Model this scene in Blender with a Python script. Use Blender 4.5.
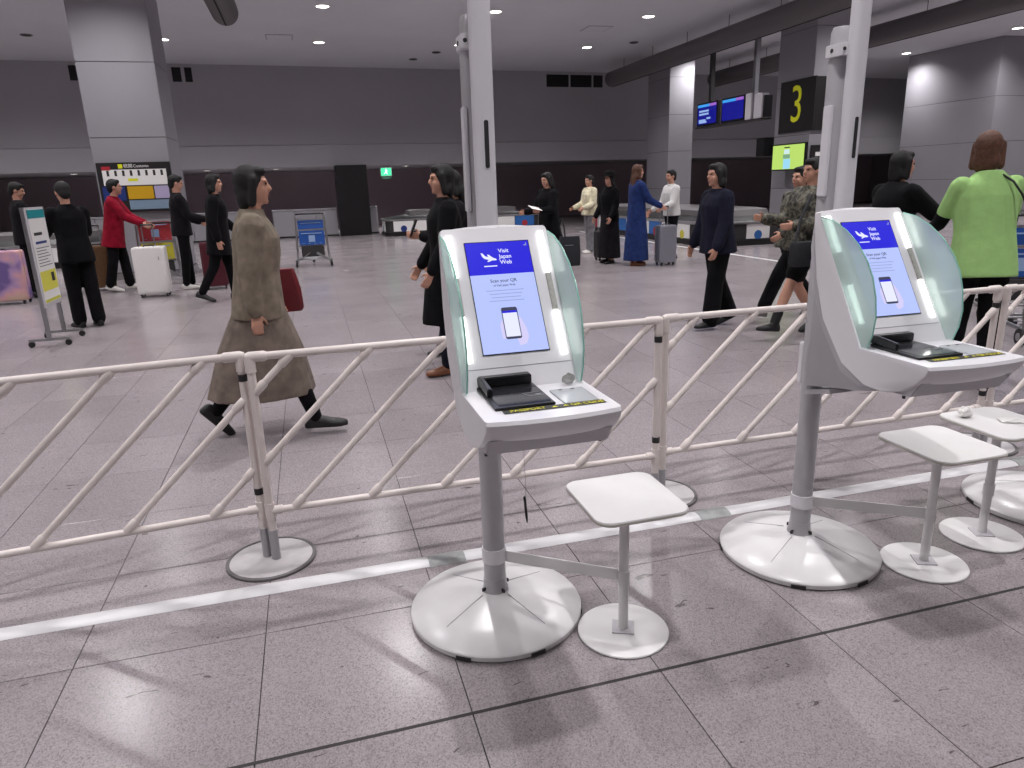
import bpy, bmesh, math, random
from mathutils import Vector, Matrix, Quaternion
random.seed(7)
S = bpy.context.scene
for o in list(bpy.data.objects):
    bpy.data.objects.remove(o, do_unlink=True)
COL = S.collection

# ------------------------------------------------------------------ camera
CAM_H = 1.48
F_PX, W_PX, H_PX = 705.0, 1024.0, 768.0
AX = Vector((0.96131829, -0.10435027, 0.25490816))     # world X seen in camera axes (right, down, forward)
AY = Vector((-0.27360725, -0.25519137, 0.92737071))
AZ = Vector((-0.03172102, -0.96124314, -0.27387112))
cam_d = bpy.data.cameras.new('camera'); cam = bpy.data.objects.new('camera', cam_d); COL.objects.link(cam)
c_r = Vector((AX[0], AY[0], AZ[0])); c_d = Vector((AX[1], AY[1], AZ[1])); c_f = Vector((AX[2], AY[2], AZ[2]))
cam.matrix_world = Matrix(((c_r.x, -c_d.x, -c_f.x, 0), (c_r.y, -c_d.y, -c_f.y, 0), (c_r.z, -c_d.z, -c_f.z, CAM_H), (0, 0, 0, 1)))
cam_d.sensor_width = 36.0; cam_d.lens = F_PX / W_PX * 36.0; cam_d.clip_start = 0.05; cam_d.clip_end = 200
S.camera = cam

# ------------------------------------------------------------------ world, exposure, ceiling lamps
wd = bpy.data.worlds.new('world'); S.world = wd; wd.use_nodes = True
wd.node_tree.nodes['Background'].inputs[0].default_value = (0.55, 0.55, 0.6, 1)
wd.node_tree.nodes['Background'].inputs[1].default_value = 0.02
S.view_settings.view_transform = 'Standard'; S.view_settings.look = 'None'
S.view_settings.gamma = 1.0; S.view_settings.use_curve_mapping = False
S.view_settings.exposure = 0.12
CEIL = 5.2
LIGHT_X = [0.78 + 3.77 * k for k in range(-4, 7)]
LIGHT_Y = [1.2 + 3.93 * k for k in range(-1, 6)]
LAMP_W = 410.0
LAMP_COL = (1.0, 0.975, 0.985)
def spot(x, y, z, watt, ang=142, blend=1.0, r=0.07):
    d = bpy.data.lights.new('downlight_lamp', 'SPOT'); d.energy = watt; d.spot_size = math.radians(ang)
    d.spot_blend = blend; d.shadow_soft_size = r; d.color = LAMP_COL
    o = bpy.data.objects.new('downlight_lamp', d); COL.objects.link(o); o.location = (x, y, z)
    return o

# ------------------------------------------------------------------ materials
def lin(c):
    return tuple(((v / 255.0) / 12.92 if v / 255.0 <= 0.04045 else ((v / 255.0 + 0.055) / 1.055) ** 2.4) for v in c)
def nodes(name):
    m = bpy.data.materials.new(name); m.use_nodes = True
    return m, m.node_tree.nodes, m.node_tree.links, m.node_tree.nodes['Principled BSDF']
def mat(name, rgb, rough=0.5, metal=0.0, spec=0.5, noise=0.0, nscale=30.0, bump=0.0, bscale=80.0, emit=None, es=0.0, sheen=0.0):
    m, N, L, b = nodes(name)
    c = lin(rgb)
    b.inputs['Base Color'].default_value = (*c, 1); b.inputs['Roughness'].default_value = rough
    b.inputs['Metallic'].default_value = metal; b.inputs['Specular IOR Level'].default_value = spec
    if sheen: b.inputs['Sheen Weight'].default_value = sheen
    if noise or bump:
        tc = N.new('ShaderNodeTexCoord')
    if noise:
        n = N.new('ShaderNodeTexNoise'); n.inputs['Scale'].default_value = nscale; n.inputs['Detail'].default_value = 4
        L.new(tc.outputs['Object'], n.inputs['Vector'])
        r = N.new('ShaderNodeValToRGB')
        r.color_ramp.elements[0].position = 0.3; r.color_ramp.elements[1].position = 0.7
        r.color_ramp.elements[0].color = (*[v * (1 - noise) for v in c], 1)
        r.color_ramp.elements[1].color = (*[min(1, v * (1 + noise)) for v in c], 1)
        L.new(n.outputs['Fac'], r.inputs['Fac']); L.new(r.outputs['Color'], b.inputs['Base Color'])
    if bump:
        n2 = N.new('ShaderNodeTexNoise'); n2.inputs['Scale'].default_value = bscale; n2.inputs['Detail'].default_value = 3
        L.new(tc.outputs['Object'], n2.inputs['Vector'])
        bp = N.new('ShaderNodeBump'); bp.inputs['Strength'].default_value = bump; bp.inputs['Distance'].default_value = 0.01
        L.new(n2.outputs['Fac'], bp.inputs['Height']); L.new(bp.outputs['Normal'], b.inputs['Normal'])
    if emit is not None:
        b.inputs['Emission Color'].default_value = (*lin(emit), 1); b.inputs['Emission Strength'].default_value = es
    return m
def cloth(name, rgb, noise=0.25, nscale=14.0):
    return mat(name, rgb, 0.9, 0, 0.12, noise, nscale, 0.5, 16.0, sheen=0.02)

def floor_mat():
    m, N, L, b = nodes('floor_terrazzo')
    geo = N.new('ShaderNodeNewGeometry'); oi = N.new('ShaderNodeObjectInfo')
    v = N.new('ShaderNodeTexVoronoi'); v.inputs['Scale'].default_value = 260; L.new(geo.outputs['Position'], v.inputs['Vector'])
    r = N.new('ShaderNodeValToRGB'); e = r.color_ramp.elements
    e[0].position = 0.0; e[0].color = (*lin((108, 102, 104)), 1); e[1].position = 1.0; e[1].color = (*lin((162, 154, 157)), 1)
    k = e.new(0.35); k.color = (*lin((142, 134, 137)), 1)
    L.new(v.outputs['Color'], r.inputs['Fac'])
    n = N.new('ShaderNodeTexNoise'); n.inputs['Scale'].default_value = 1.3; n.inputs['Detail'].default_value = 5; L.new(geo.outputs['Position'], n.inputs['Vector'])
    mx = N.new('ShaderNodeMixRGB'); mx.blend_type = 'MULTIPLY'; mx.inputs['Fac'].default_value = 1.0
    mr = N.new('ShaderNodeMapRange'); mr.inputs['From Min'].default_value = 0.3; mr.inputs['From Max'].default_value = 0.7
    mr.inputs['To Min'].default_value = 0.93; mr.inputs['To Max'].default_value = 1.03; L.new(n.outputs['Fac'], mr.inputs['Value'])
    tr = N.new('ShaderNodeMapRange'); tr.inputs['To Min'].default_value = 0.93; tr.inputs['To Max'].default_value = 1.04; L.new(oi.outputs['Random'], tr.inputs['Value'])
    mm = N.new('ShaderNodeMath'); mm.operation = 'MULTIPLY'; L.new(mr.outputs['Result'], mm.inputs[0]); L.new(tr.outputs['Result'], mm.inputs[1])
    L.new(r.outputs['Color'], mx.inputs['Color1']); L.new(mm.outputs['Value'], mx.inputs['Color2'])
    # sparse black scuffs: stretched noise cut high, kept to scattered patches
    mp = N.new('ShaderNodeMapping'); mp.inputs['Scale'].default_value = (9, 30, 1); mp.inputs['Rotation'].default_value = (0, 0, 0.9); L.new(geo.outputs['Position'], mp.inputs['Vector'])
    s = N.new('ShaderNodeTexNoise'); s.inputs['Scale'].default_value = 1.0; s.inputs['Detail'].default_value = 2; s.inputs['Distortion'].default_value = 1.2; L.new(mp.outputs['Vector'], s.inputs['Vector'])
    st = N.new('ShaderNodeMapRange'); st.inputs['From Min'].default_value = 0.715; st.inputs['From Max'].default_value = 0.74; L.new(s.outputs['Fac'], st.inputs['Value'])
    m2 = N.new('ShaderNodeMixRGB'); m2.inputs['Color2'].default_value = (*lin((66, 58, 60)), 1)
    f2 = N.new('ShaderNodeMath'); f2.operation = 'MULTIPLY'; f2.inputs[1].default_value = 0.8; L.new(st.outputs['Result'], f2.inputs[0])
    L.new(f2.outputs['Value'], m2.inputs['Fac']); L.new(mx.outputs['Color'], m2.inputs['Color1'])
    L.new(m2.outputs['Color'], b.inputs['Base Color'])
    rr = N.new('ShaderNodeMapRange'); rr.inputs['From Min'].default_value = 0.3; rr.inputs['From Max'].default_value = 0.7
    rr.inputs['To Min'].default_value = 0.18; rr.inputs['To Max'].default_value = 0.24; L.new(n.outputs['Fac'], rr.inputs['Value'])
    L.new(rr.outputs['Result'], b.inputs['Roughness'])
    b.inputs['Specular IOR Level'].default_value = 0.32
    return m
def glass_mat(name, tint, frost, frost_col, gloss=0.1):
    m, N, L, b = nodes(name); N.remove(b)
    out = N['Material Output']
    t = N.new('ShaderNodeBsdfTransparent'); t.inputs[0].default_value = (*tint, 1)
    d = N.new('ShaderNodeBsdfDiffuse'); d.inputs[0].default_value = (*frost_col, 1)
    tl = N.new('ShaderNodeBsdfTranslucent'); tl.inputs[0].default_value = (*frost_col, 1)
    g = N.new('ShaderNodeBsdfGlossy'); g.inputs['Roughness'].default_value = 0.12
    m0 = N.new('ShaderNodeMixShader'); m0.inputs[0].default_value = 0.5; L.new(d.outputs[0], m0.inputs[1]); L.new(tl.outputs[0], m0.inputs[2])
    m1 = N.new('ShaderNodeMixShader'); m1.inputs[0].default_value = frost; L.new(t.outputs[0], m1.inputs[1]); L.new(m0.outputs[0], m1.inputs[2])
    m2 = N.new('ShaderNodeMixShader'); m2.inputs[0].default_value = gloss; L.new(m1.outputs[0], m2.inputs[1]); L.new(g.outputs[0], m2.inputs[2])
    L.new(m2.outputs[0], out.inputs[0])
    return m
def emis(name, rgb, s):
    m, N, L, b = nodes(name)
    b.inputs['Base Color'].default_value = (0.01, 0.01, 0.01, 1); b.inputs['Roughness'].default_value = 0.25
    b.inputs['Emission Color'].default_value = (*lin(rgb), 1); b.inputs['Emission Strength'].default_value = s
    return m
def camo_mat(name, cols, scale):
    m, N, L, b = nodes(name)
    tc = N.new('ShaderNodeTexCoord'); n = N.new('ShaderNodeTexNoise'); n.inputs['Scale'].default_value = scale; n.inputs['Detail'].default_value = 2
    L.new(tc.outputs['Object'], n.inputs['Vector'])
    r = N.new('ShaderNodeValToRGB'); e = r.color_ramp.elements; r.color_ramp.interpolation = 'LINEAR'
    e[0].position = 0.38; e[0].color = (*lin(cols[0]), 1); e[1].position = 0.62; e[1].color = (*lin(cols[-1]), 1)
    for i, c in enumerate(cols[1:-1]):
        k = e.new(0.38 + 0.24 * (i + 1) / (len(cols) - 1)); k.color = (*lin(c), 1)
    L.new(n.outputs['Fac'], r.inputs['Fac']); L.new(r.outputs['Color'], b.inputs['Base Color']); b.inputs['Roughness'].default_value = 0.7
    return m

M = dict(
    floor=floor_mat(), joint=mat('tile_joint', (62, 58, 60), 0.9), wide_joint=mat('expansion_joint', (48, 44, 46), 0.8),
    ceiling=mat('ceiling_paint', (200, 201, 206), 0.9, noise=0.03, nscale=0.7), bulk=mat('bulkhead_paint', (158, 156, 161), 0.8, noise=0.03, nscale=0.5),
    bulk2=mat('bulkhead_band_paint', (162, 160, 165), 0.8, noise=0.03, nscale=0.5),
    darkwall=mat('dark_wall_paint', (168, 152, 160), 0.8, noise=0.06, nscale=0.6), wall=mat('side_wall_paint', (140, 138, 140), 0.8, noise=0.03),
    clad=mat('column_cladding', (142, 140, 146), 0.45, noise=0.02, nscale=2.0), seam=mat('cladding_seam', (70, 68, 70), 0.8),
    steel=mat('brushed_steel', (170, 170, 172), 0.3, 0.9, noise=0.05, nscale=40), chrome=mat('chrome', (200, 200, 205), 0.15, 1.0),
    duct=mat('grey_tube_paint', (96, 92, 94), 0.55), wire=mat('thin_wire', (60, 60, 62), 0.5, 0.5), black=mat('black_plastic', (18, 17, 19), 0.4),
    vent=mat('vent_black', (22, 21, 23), 0.8), lampglass=emis('lamp_glow', (255, 250, 244), 9.0), lamptrim=mat('lamp_trim', (215, 213, 210), 0.5),
    kwhite=mat('kiosk_white', (226, 224, 228), 0.3, noise=0.015, nscale=6), kgrey=mat('kiosk_grey', (192, 189, 194), 0.45, noise=0.02, nscale=8),
    kcol=mat('kiosk_column_grey', (180, 178, 182), 0.38, 0.1, noise=0.03, nscale=10), mast=mat('mast_white', (226, 224, 229), 0.3),
    base=mat('base_white', (222, 220, 221), 0.28, noise=0.04, nscale=9), slotdark=mat('slot_dark', (46, 44, 46), 0.6),
    bar=emis('light_bar', (252, 255, 250), 3.6), barcover=mat('bar_cover_grey', (172, 170, 164), 0.4, noise=0.12, nscale=120),
    wing=glass_mat('frosted_green_glass', (0.80, 0.90, 0.87), 0.60, (0.78, 0.88, 0.85), 0.08), wingedge=mat('green_glass_edge', (142, 196, 182), 0.2, emit=None),
    sc_head=emis('screen_header', (28, 24, 210), 1.0), sc_body=emis('screen_body', (176, 190, 246), 1.0), sc_frame=mat('screen_bezel_black', (14, 14, 18), 0.2),
    sc_white=emis('screen_white', (225, 228, 255), 1.0), sc_text=emis('screen_text', (60, 62, 90), 1.0), sc_text2=emis('screen_text_light', (132, 140, 186), 1.0),
    sc_phone=emis('screen_phone', (58, 60, 84), 1.0), sc_skin=emis('screen_hand', (206, 200, 240), 1.0),
    tray=mat('scanner_black', (30, 29, 32), 0.35), trayglass=mat('scanner_glass', (44, 44, 48), 0.08), print_=mat('faint_print', (150, 150, 154), 0.5),
    tape=mat('black_tape', (40, 40, 36), 0.5), yellow=mat('yellow_print', (214, 206, 40), 0.5), window=glass_mat('scanner_window_clear', (0.92, 0.94, 0.95), 0.35, (0.85, 0.86, 0.87), 0.12),
    seat=mat('stool_white', (224, 222, 222), 0.35, noise=0.03, nscale=7), seatrim=mat('stool_edge', (196, 192, 182), 0.4),
    pvc=mat('barrier_pvc_cream', (216, 206, 202), 0.4, noise=0.04, nscale=15), tapeband=mat('black_band', (34, 32, 34), 0.6),
    sleeve=mat('post_sleeve_grey', (160, 158, 161), 0.35, 0.0), disc=mat('disc_grey', (176, 172, 174), 0.35, noise=0.08, nscale=20), rubber=mat('rubber_ring', (92, 88, 90), 0.7),
    cover=mat('cable_cover_white', (206, 205, 207), 0.35, noise=0.05, nscale=12), greytape=mat('grey_tape', (150, 152, 152), 0.45, noise=0.15, nscale=30),
    paper=mat('paper_white', (232, 230, 228), 0.7), signblack=mat('sign_black', (26, 23, 25), 0.5), signyellow=mat('sign_yellow', (206, 208, 30), 0.5, emit=(206, 208, 30), es=0.12),
    hair=mat('hair_black', (13, 11, 11), 0.75, noise=0.3, nscale=60), hairbrown=mat('hair_brown', (84, 52, 36), 0.7, noise=0.35, nscale=60),
    eye=mat('eye_dark', (22, 18, 18), 0.2), lip=mat('lip', (150, 86, 78), 0.5),
    wheel=mat('wheel_black', (28, 27, 28), 0.6),
)

# ------------------------------------------------------------------ mesh helpers
class MB:
    def __init__(s): s.v = []; s.f = []
    def add(s, vs, fs):
        o = len(s.v); s.v += [tuple(p) for p in vs]; s.f += [tuple(i + o for i in f) for f in fs]; return s
    def box(s, lo, hi):
        x0, y0, z0 = lo; x1, y1, z1 = hi
        return s.add([(x0, y0, z0), (x1, y0, z0), (x1, y1, z0), (x0, y1, z0), (x0, y0, z1), (x1, y0, z1), (x1, y1, z1), (x0, y1, z1)],
                     [(0, 3, 2, 1), (4, 5, 6, 7), (0, 1, 5, 4), (1, 2, 6, 5), (2, 3, 7, 6), (3, 0, 4, 7)])
    def obox(s, c, ux, uy, uz):      # oriented box: centre and three half-axis vectors
        c, ux, uy, uz = map(Vector, (c, ux, uy, uz)); vs = []
        for k in (-1, 1):
            for i, j in ((-1, -1), (1, -1), (1, 1), (-1, 1)): vs.append(c + ux * i + uy * j + uz * k)
        fs = [(0, 3, 2, 1), (4, 5, 6, 7), (0, 1, 5, 4), (1, 2, 6, 5), (2, 3, 7, 6), (3, 0, 4, 7)]
        if ux.cross(uy).dot(uz) < 0: fs = [f[::-1] for f in fs]
        return s.add(vs, fs)
    def rings(s, rings, cap=True):   # loft of equal-length closed rings
        n = len(rings[0]); vs = [p for r in rings for p in r]; fs = []
        for i in range(len(rings) - 1):
            for j in range(n):
                a = i * n + j; b = i * n + (j + 1) % n; fs.append((a, b, b + n, a + n))
        if cap: fs.append(tuple(range(n))[::-1]); fs.append(tuple(range((len(rings) - 1) * n, len(rings) * n)))
        return s.add(vs, fs)
    def tube(s, p0, p1, r0, r1=None, n=14):
        r1 = r0 if r1 is None else r1
        p0 = Vector(p0); p1 = Vector(p1); d = (p1 - p0).normalized()
        u = d.orthogonal().normalized(); w = d.cross(u)
        return s.rings([[p + (u * math.cos(t) + w * math.sin(t)) * r for t in [2 * math.pi * i / n for i in range(n)]] for p, r in ((p0, r0), (p1, r1))])
    def path(s, pts, r, n=8):
        pts = [Vector(p) for p in pts]; rg = []; u = None
        for i, p in enumerate(pts):
            d = (pts[min(i + 1, len(pts) - 1)] - pts[max(i - 1, 0)]).normalized()
            u = d.orthogonal().normalized() if u is None else (u - d * u.dot(d)).normalized()
            w = d.cross(u); rg.append([p + (u * math.cos(t) + w * math.sin(t)) * r for t in [2 * math.pi * k / n for k in range(n)]])
        return s.rings(rg)
    def lathe(s, prof, c=(0, 0, 0), n=40, cap=True):   # profile (r, z)
        c = Vector(c); return s.rings([[c + Vector((max(r, 1e-4) * math.cos(t), max(r, 1e-4) * math.sin(t), z)) for t in [2 * math.pi * i / n for i in range(n)]] for r, z in prof], cap)
    def prism(s, poly, axis, a, b):  # polygon in the other two axes
        def P(p, t): return {'x': (t, p[0], p[1]), 'y': (p[0], t, p[1]), 'z': (p[0], p[1], t)}[axis]
        return s.rings([[P(p, a) for p in poly], [P(p, b) for p in poly]])
    def cone(s, p0, p1, r0, r1, n=12):       # capsule with round ends, closed
        p0 = Vector(p0); p1 = Vector(p1); d = p1 - p0
        d = d.normalized() if d.length > 1e-6 else Vector((0, 0, 1))
        u = d.orthogonal().normalized(); w = d.cross(u); rg = []
        for a in (-80, -45): rg.append((p0 + d * r0 * math.sin(math.radians(a)), r0 * math.cos(math.radians(a))))
        rg += [(p0, r0), (p1, r1)]
        for a in (45, 80): rg.append((p1 + d * r1 * math.sin(math.radians(a)), r1 * math.cos(math.radians(a))))
        return s.rings([[p + (u * math.cos(t) + w * math.sin(t)) * r for t in [2 * math.pi * i / n for i in range(n)]] for p, r in rg])
    def ell(s, c, r, R=None, n=14, m=9):
        c = Vector(c); rg = []
        for i in range(m):
            a = math.radians(-84 + 168 * i / (m - 1)); ring = []
            for j in range(n):
                t = 2 * math.pi * j / n
                p = Vector((r[0] * math.cos(a) * math.cos(t), r[1] * math.cos(a) * math.sin(t), r[2] * math.sin(a)))
                ring.append(c + (R @ p if R else p))
            rg.append(ring)
        return s.rings(rg)
    def mesh(s, name, m=None, smooth=True, angle=35, bevel=0.0):
        me = bpy.data.meshes.new(name); me.from_pydata(s.v, [], s.f)
        bm = bmesh.new(); bm.from_mesh(me)
        if bevel:
            es = [e for e in bm.edges if len(e.link_faces) == 2 and e.calc_face_angle(0) > math.radians(30)]
            bmesh.ops.bevel(bm, geom=es, offset=bevel, segments=2, affect='EDGES', clamp_overlap=True)
        bmesh.ops.recalc_face_normals(bm, faces=bm.faces[:]); bm.to_mesh(me); bm.free()
        if smooth:
            me.polygons.foreach_set('use_smooth', [True] * len(me.polygons)); me.set_sharp_from_angle(angle=math.radians(angle))
        if m: me.materials.append(M[m] if isinstance(m, str) else m)
        return me
    def build(s, name, m, parent=None, smooth=True, angle=35, bevel=0.0, loc=None):
        o = bpy.data.objects.new(name, s.mesh(name, m, smooth, angle, bevel)); COL.objects.link(o)
        if parent: o.parent = parent
        if loc: o.location = loc
        return o
def tag(o, label, cat, group=None):
    o['label'] = label; o['category'] = cat
    if group: o['group'] = group
    return o
def thing(name, label, cat, loc=(0, 0, 0), rz=0.0, group=None):
    o = bpy.data.objects.new(name, None); COL.objects.link(o); o.location = loc; o.rotation_euler = (0, 0, rz)
    o.empty_display_size = 0.1
    return tag(o, label, cat, group)
def struct(o, label=None):
    o['kind'] = 'structure'
    if label: o['label'] = label
    return o
def copy_tree(o, parent=None):
    c = o.copy(); COL.objects.link(c); c.parent = parent
    for ch in list(o.children): copy_tree(ch, c)
    return c
def rrect(w, d, r, n=6):
    pts = []
    for cx, cy, a0 in ((w / 2 - r, d / 2 - r, 0), (-w / 2 + r, d / 2 - r, 90), (-w / 2 + r, -d / 2 + r, 180), (w / 2 - r, -d / 2 + r, 270)):
        for i in range(n + 1):
            a = math.radians(a0 + 90 * i / n); pts.append((cx + r * math.cos(a), cy + r * math.sin(a)))
    return pts
def text(s_, size, m, parent, mtx, name='lettering', sx=1.0, ext=0.0004, align='CENTER', bold=0.0):
    cu = bpy.data.curves.new(name, 'FONT'); cu.body = s_; cu.size = size; cu.extrude = ext; cu.resolution_u = 3; cu.offset = bold
    cu.align_x = align; cu.align_y = 'CENTER'
    t = bpy.data.objects.new('text_tmp', cu); COL.objects.link(t)
    dg = bpy.context.evaluated_depsgraph_get(); dg.update()
    me = bpy.data.meshes.new_from_object(t.evaluated_get(dg)); bpy.data.objects.remove(t, do_unlink=True)
    me.name = name
    for v in me.vertices: v.co.x *= sx
    me.materials.clear(); me.materials.append(M[m] if isinstance(m, str) else m)
    o = bpy.data.objects.new(name, me); COL.objects.link(o); o.parent = parent; o.matrix_local = mtx
    return o
def plane_mtx(o, u, v):      # local X -> u, local Y -> v, local Z -> u x v
    u = Vector(u).normalized(); v = Vector(v).normalized(); n = u.cross(v); o = Vector(o)
    return Matrix(((u.x, v.x, n.x, o.x), (u.y, v.y, n.y, o.y), (u.z, v.z, n.z, o.z), (0, 0, 0, 1)))
def flat(name, poly, m, parent, z=0.0, t=0.0006):
    return MB().prism(poly, 'z', z, z + t).build(name, m, parent, smooth=False)
def rect(x0, y0, x1, y1): return [(x0, y0), (x1, y0), (x1, y1), (x0, y1)]

# ================================================================== THE SETTING
X0, X1, Y0, Y1 = -16.0, 28.0, -7.0, 32.0
TX, TY, PX, PY = -0.890, 1.690, 0.6015, 0.600
floor = struct(MB().box((X0, Y0, -0.10), (X1, Y1, -0.006)).build('floor', 'joint', smooth=False), 'pale grey speckled floor of large polished square tiles')
def tile_mesh():
    g = 0.0016; a, b = PX / 2 - g, PY / 2 - g; c = 0.0007
    mb = MB()
    mb.rings([[(-a, -b, -0.0058), (a, -b, -0.0058), (a, b, -0.0058), (-a, b, -0.0058)], [(-a, -b, -c), (a, -b, -c), (a, b, -c), (-a, b, -c)],
              [(-a + c, -b + c, 0), (a - c, -b + c, 0), (a - c, b - c, 0), (-a + c, b - c, 0)]])
    return mb.mesh('floor_tile', 'floor', smooth=False)
TM = tile_mesh(); TV = [tuple(v.co) for v in TM.vertices]; TF = [tuple(p.vertices) for p in TM.polygons]
def project(p):
    d = Vector(p) - Vector((0, 0, CAM_H)); z = d.dot(c_f)
    return (None if z < 0.05 else (W_PX / 2 + F_PX * d.dot(c_r) / z, H_PX / 2 + F_PX * d.dot(c_d) / z, z))
cells = []
for i in range(int((X0 - TX) / PX) + 1, int((X1 - TX) / PX) - 1):
    for j in range(int((Y0 - TY) / PY) + 1, int((Y1 - TY) / PY) - 1):
        x, y = TX + (i + 0.5) * PX, TY + (j + 0.5) * PY
        q = project((x, y, 0)); inside = q is not None and -60 < q[0] < W_PX + 60 and 150 < q[1] < H_PX + 90
        cells.append((0 if inside else 1, x * x + y * y, x, y))
cells.sort()
for k, (ins, d2, x, y) in enumerate(cells[:300]):
    o = bpy.data.objects.new('floor_tile', TM); COL.objects.link(o); o.parent = floor; o.location = (x, y, 0)
mb = MB()
for ins, d2, x, y in cells[300:]: mb.add([(a + x, b + y, c) for a, b, c in TV], TF)
rest = mb.build('floor_tiles', 'floor', floor, smooth=False); rest['kind'] = 'stuff'
ej = MB().box((X0 + .7, TY - 0.006, -0.005), (X1 - .7, TY + 0.006, 0.0006)).build('expansion_joint', 'wide_joint', floor, smooth=False)
ln = MB().box((7.90, 9.6, 0.0), (8.00, 20.5, 0.002)).build('painted_line', 'cover', floor, smooth=False)

ceil = struct(MB().box((X0, Y0, CEIL), (X1, 26.5, CEIL + 0.2)).build('ceiling', 'ceiling', smooth=False), 'dim grey plaster ceiling with recessed downlights')
# upper wall over the low rear zone (runs slightly askew to the tile grid)
ba, bb = Vector((-7.7, 24.225, 0)), Vector((10.66, 25.477, 0)); bd = (bb - ba).normalized(); bn = Vector((bd.y, -bd.x, 0))
def bp_(t, off=0.0, z=0.0): return ba + bd * t + bn * off + Vector((0, 0, z))
def bulk_box(t0, t1, o0, o1, z0, z1):
    c = (bp_(t0, o0, z0) + bp_(t1, o1, z1)) / 2
    return MB().obox(c, bd * (t1 - t0) / 2, bn * (o1 - o0) / 2, Vector((0, 0, (z1 - z0) / 2)))
TL, TR = -8.2, 35.7
wall_far = struct(bulk_box(TL, TR, -0.3, 0.0, 2.87, CEIL).build('wall_far', 'bulk', smooth=False), 'dark grey upper wall above the low rear zone')
struct(bulk_box(TL, TR, -0.3, 0.05, 2.2, 2.86).build('trim_1', 'bulk2', smooth=False), 'grey lower band along the upper wall edge')
struct(bulk_box(TL, TR, -6.5, -0.31, 2.2, 2.3).build('ceiling_low', 'bulk', smooth=False), 'low dark ceiling behind the upper wall')
struct(MB().box((X0, 31.0, 0.001), (X1, 31.2, 2.9)).build('wall_back', 'darkwall', smooth=False), 'dark rear wall below the low ceiling')
struct(MB().box((X0, Y0, 0.001), (X0 + 0.2, 31.0, CEIL - 0.001)).build('wall_left', 'wall', smooth=False), 'grey side wall')
struct(MB().box((X1 - 0.2, Y0, 0.001), (X1, 31.0, CEIL - 0.001)).build('wall_right', 'wall', smooth=False), 'grey side wall')
struct(MB().box((X0 + 0.2, Y0, 0.001), (X1 - 0.2, Y0 + 0.2, CEIL - 0.001)).build('wall_near', 'wall', smooth=False), 'grey wall behind the viewer')
# black ventilation openings high in the upper wall
vents = [('first black vent opening from the left, beside the tall column', 1.62, 2.0), ('black vent opening just right of the tall column', 4.30, 4.55), ('narrow black vent opening right of the tall column', 4.65, 4.85),
         ('wide black vent opening, leftmost of the row of three', 16.32, 17.16), ('wide black vent opening, middle of the row of three', 17.24, 18.06), ('black vent opening at the right end of the row, by the hanging tube', 18.14, 18.5), ('black vent opening left of the grey corner block', 29.3, 30.6)]
for lb, t0, t1 in vents:
    v = thing('wall_vent', lb, 'vent', bp_(t0, 0.0, 4.70), math.atan2(bd.y, bd.x), 'vents in the upper wall')
    w = t1 - t0
    MB().box((0, -0.02, 0), (w, -0.001, 0.40)).build('opening', 'vent', v, smooth=False)
    for z in (0.1, 0.2, 0.3): MB().box((0.01, -0.035, z - 0.006), (w - 0.01, -0.02, z + 0.006)).build('louvre', 'vent', v, smooth=False)

def column(label, x0, x1, y0, y1, zs, ztop=CEIL, kick=True):
    c = struct(MB().box((x0 + .012, y0 + .012, 0.001), (x1 - .012, y1 - .012, ztop - 0.001)).build('column', 'seam', smooth=False), label)
    zs = [0.12 if kick else 0.002] + zs + [ztop - 0.004]
    for a, b in zip(zs[:-1], zs[1:]):
        g = 0.006
        MB().box((x0 + g, y0, a + g), (x1 - g, y0 + .012, b - g)).build('cladding_panel', 'clad', c, smooth=False)
        MB().box((x0, y0 + .0125, a + g), (x0 + .012, y1 - .0125, b - g)).build('cladding_panel', 'clad', c, smooth=False)
        MB().box((x1 - .012, y0 + .0125, a + g), (x1, y1 - .0125, b - g)).build('cladding_panel', 'clad', c, smooth=False)
        MB().box((x0 + g, y1 - .012, a + g), (x1 - g, y1, b - g)).build('cladding_panel', 'clad', c, smooth=False)
    if kick: MB().prism(rect(x0 - .02, y0 - .02, x1 + .02, y1 + .02), 'z', 0.001, 0.11).build('kick_plate', 'steel', c, smooth=False)
    return c
column('tall pale clad column with a black sign low on its face, left of the hall', -3.51, -2.27, 14.5, 15.8, [1.24, 2.47, 3.70, 4.93])
column('tall clad column carrying the black panel with the yellow number', 11.2, 12.45, 14.5, 15.8, [1.15, 2.35, 3.45, 4.6])
column('far slim clad column lit from above, between hanging screens and suitcases', 11.3, 12.15, 21.4, 22.9, [1.15, 2.3, 3.4, 4.5])
column('broad grey clad corner block at the right edge of the hall', 20.3, 25.5, 17.9, 21.4, [1.15, 2.25, 3.55])
struct(MB().box((1.0, 24.0, 0.001), (2.0, 24.6, 2.199)).build('partition', 'black', smooth=False, bevel=0.01), 'black freestanding partition under the low ceiling')
for lb, xa, xb in (('low grey counter left of the black partition', -1.05, 0.95), ('short grey counter right of the black partition', 2.05, 2.3), ('long grey counter at the far left rear', -7.5, -1.4)):
    cc = thing('counter', lb, 'counter', ((xa + xb) / 2, 24.5 + (0.3 if xa > 2 else 0), 0), 0, 'rear counters'); w = (xb - xa) / 2
    n = max(1, int((xb - xa) / 0.65))
    for i in range(n):
        a = -w + 2 * w * i / n
        MB().box((a + 0.008, -0.18, 0.05), (a + 2 * w / n - 0.008, 0.15, 0.84)).build('front_panel', 'bulk', cc, smooth=False)
    MB().box((-w, -0.15, 0.002), (w, 0.15, 0.05)).build('plinth', 'slotdark', cc, smooth=False)
    MB().box((-w - .01, -0.2, 0.845), (w + .01, 0.17, 0.88)).build('worktop', 'bulk2', cc, smooth=False)

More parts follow.
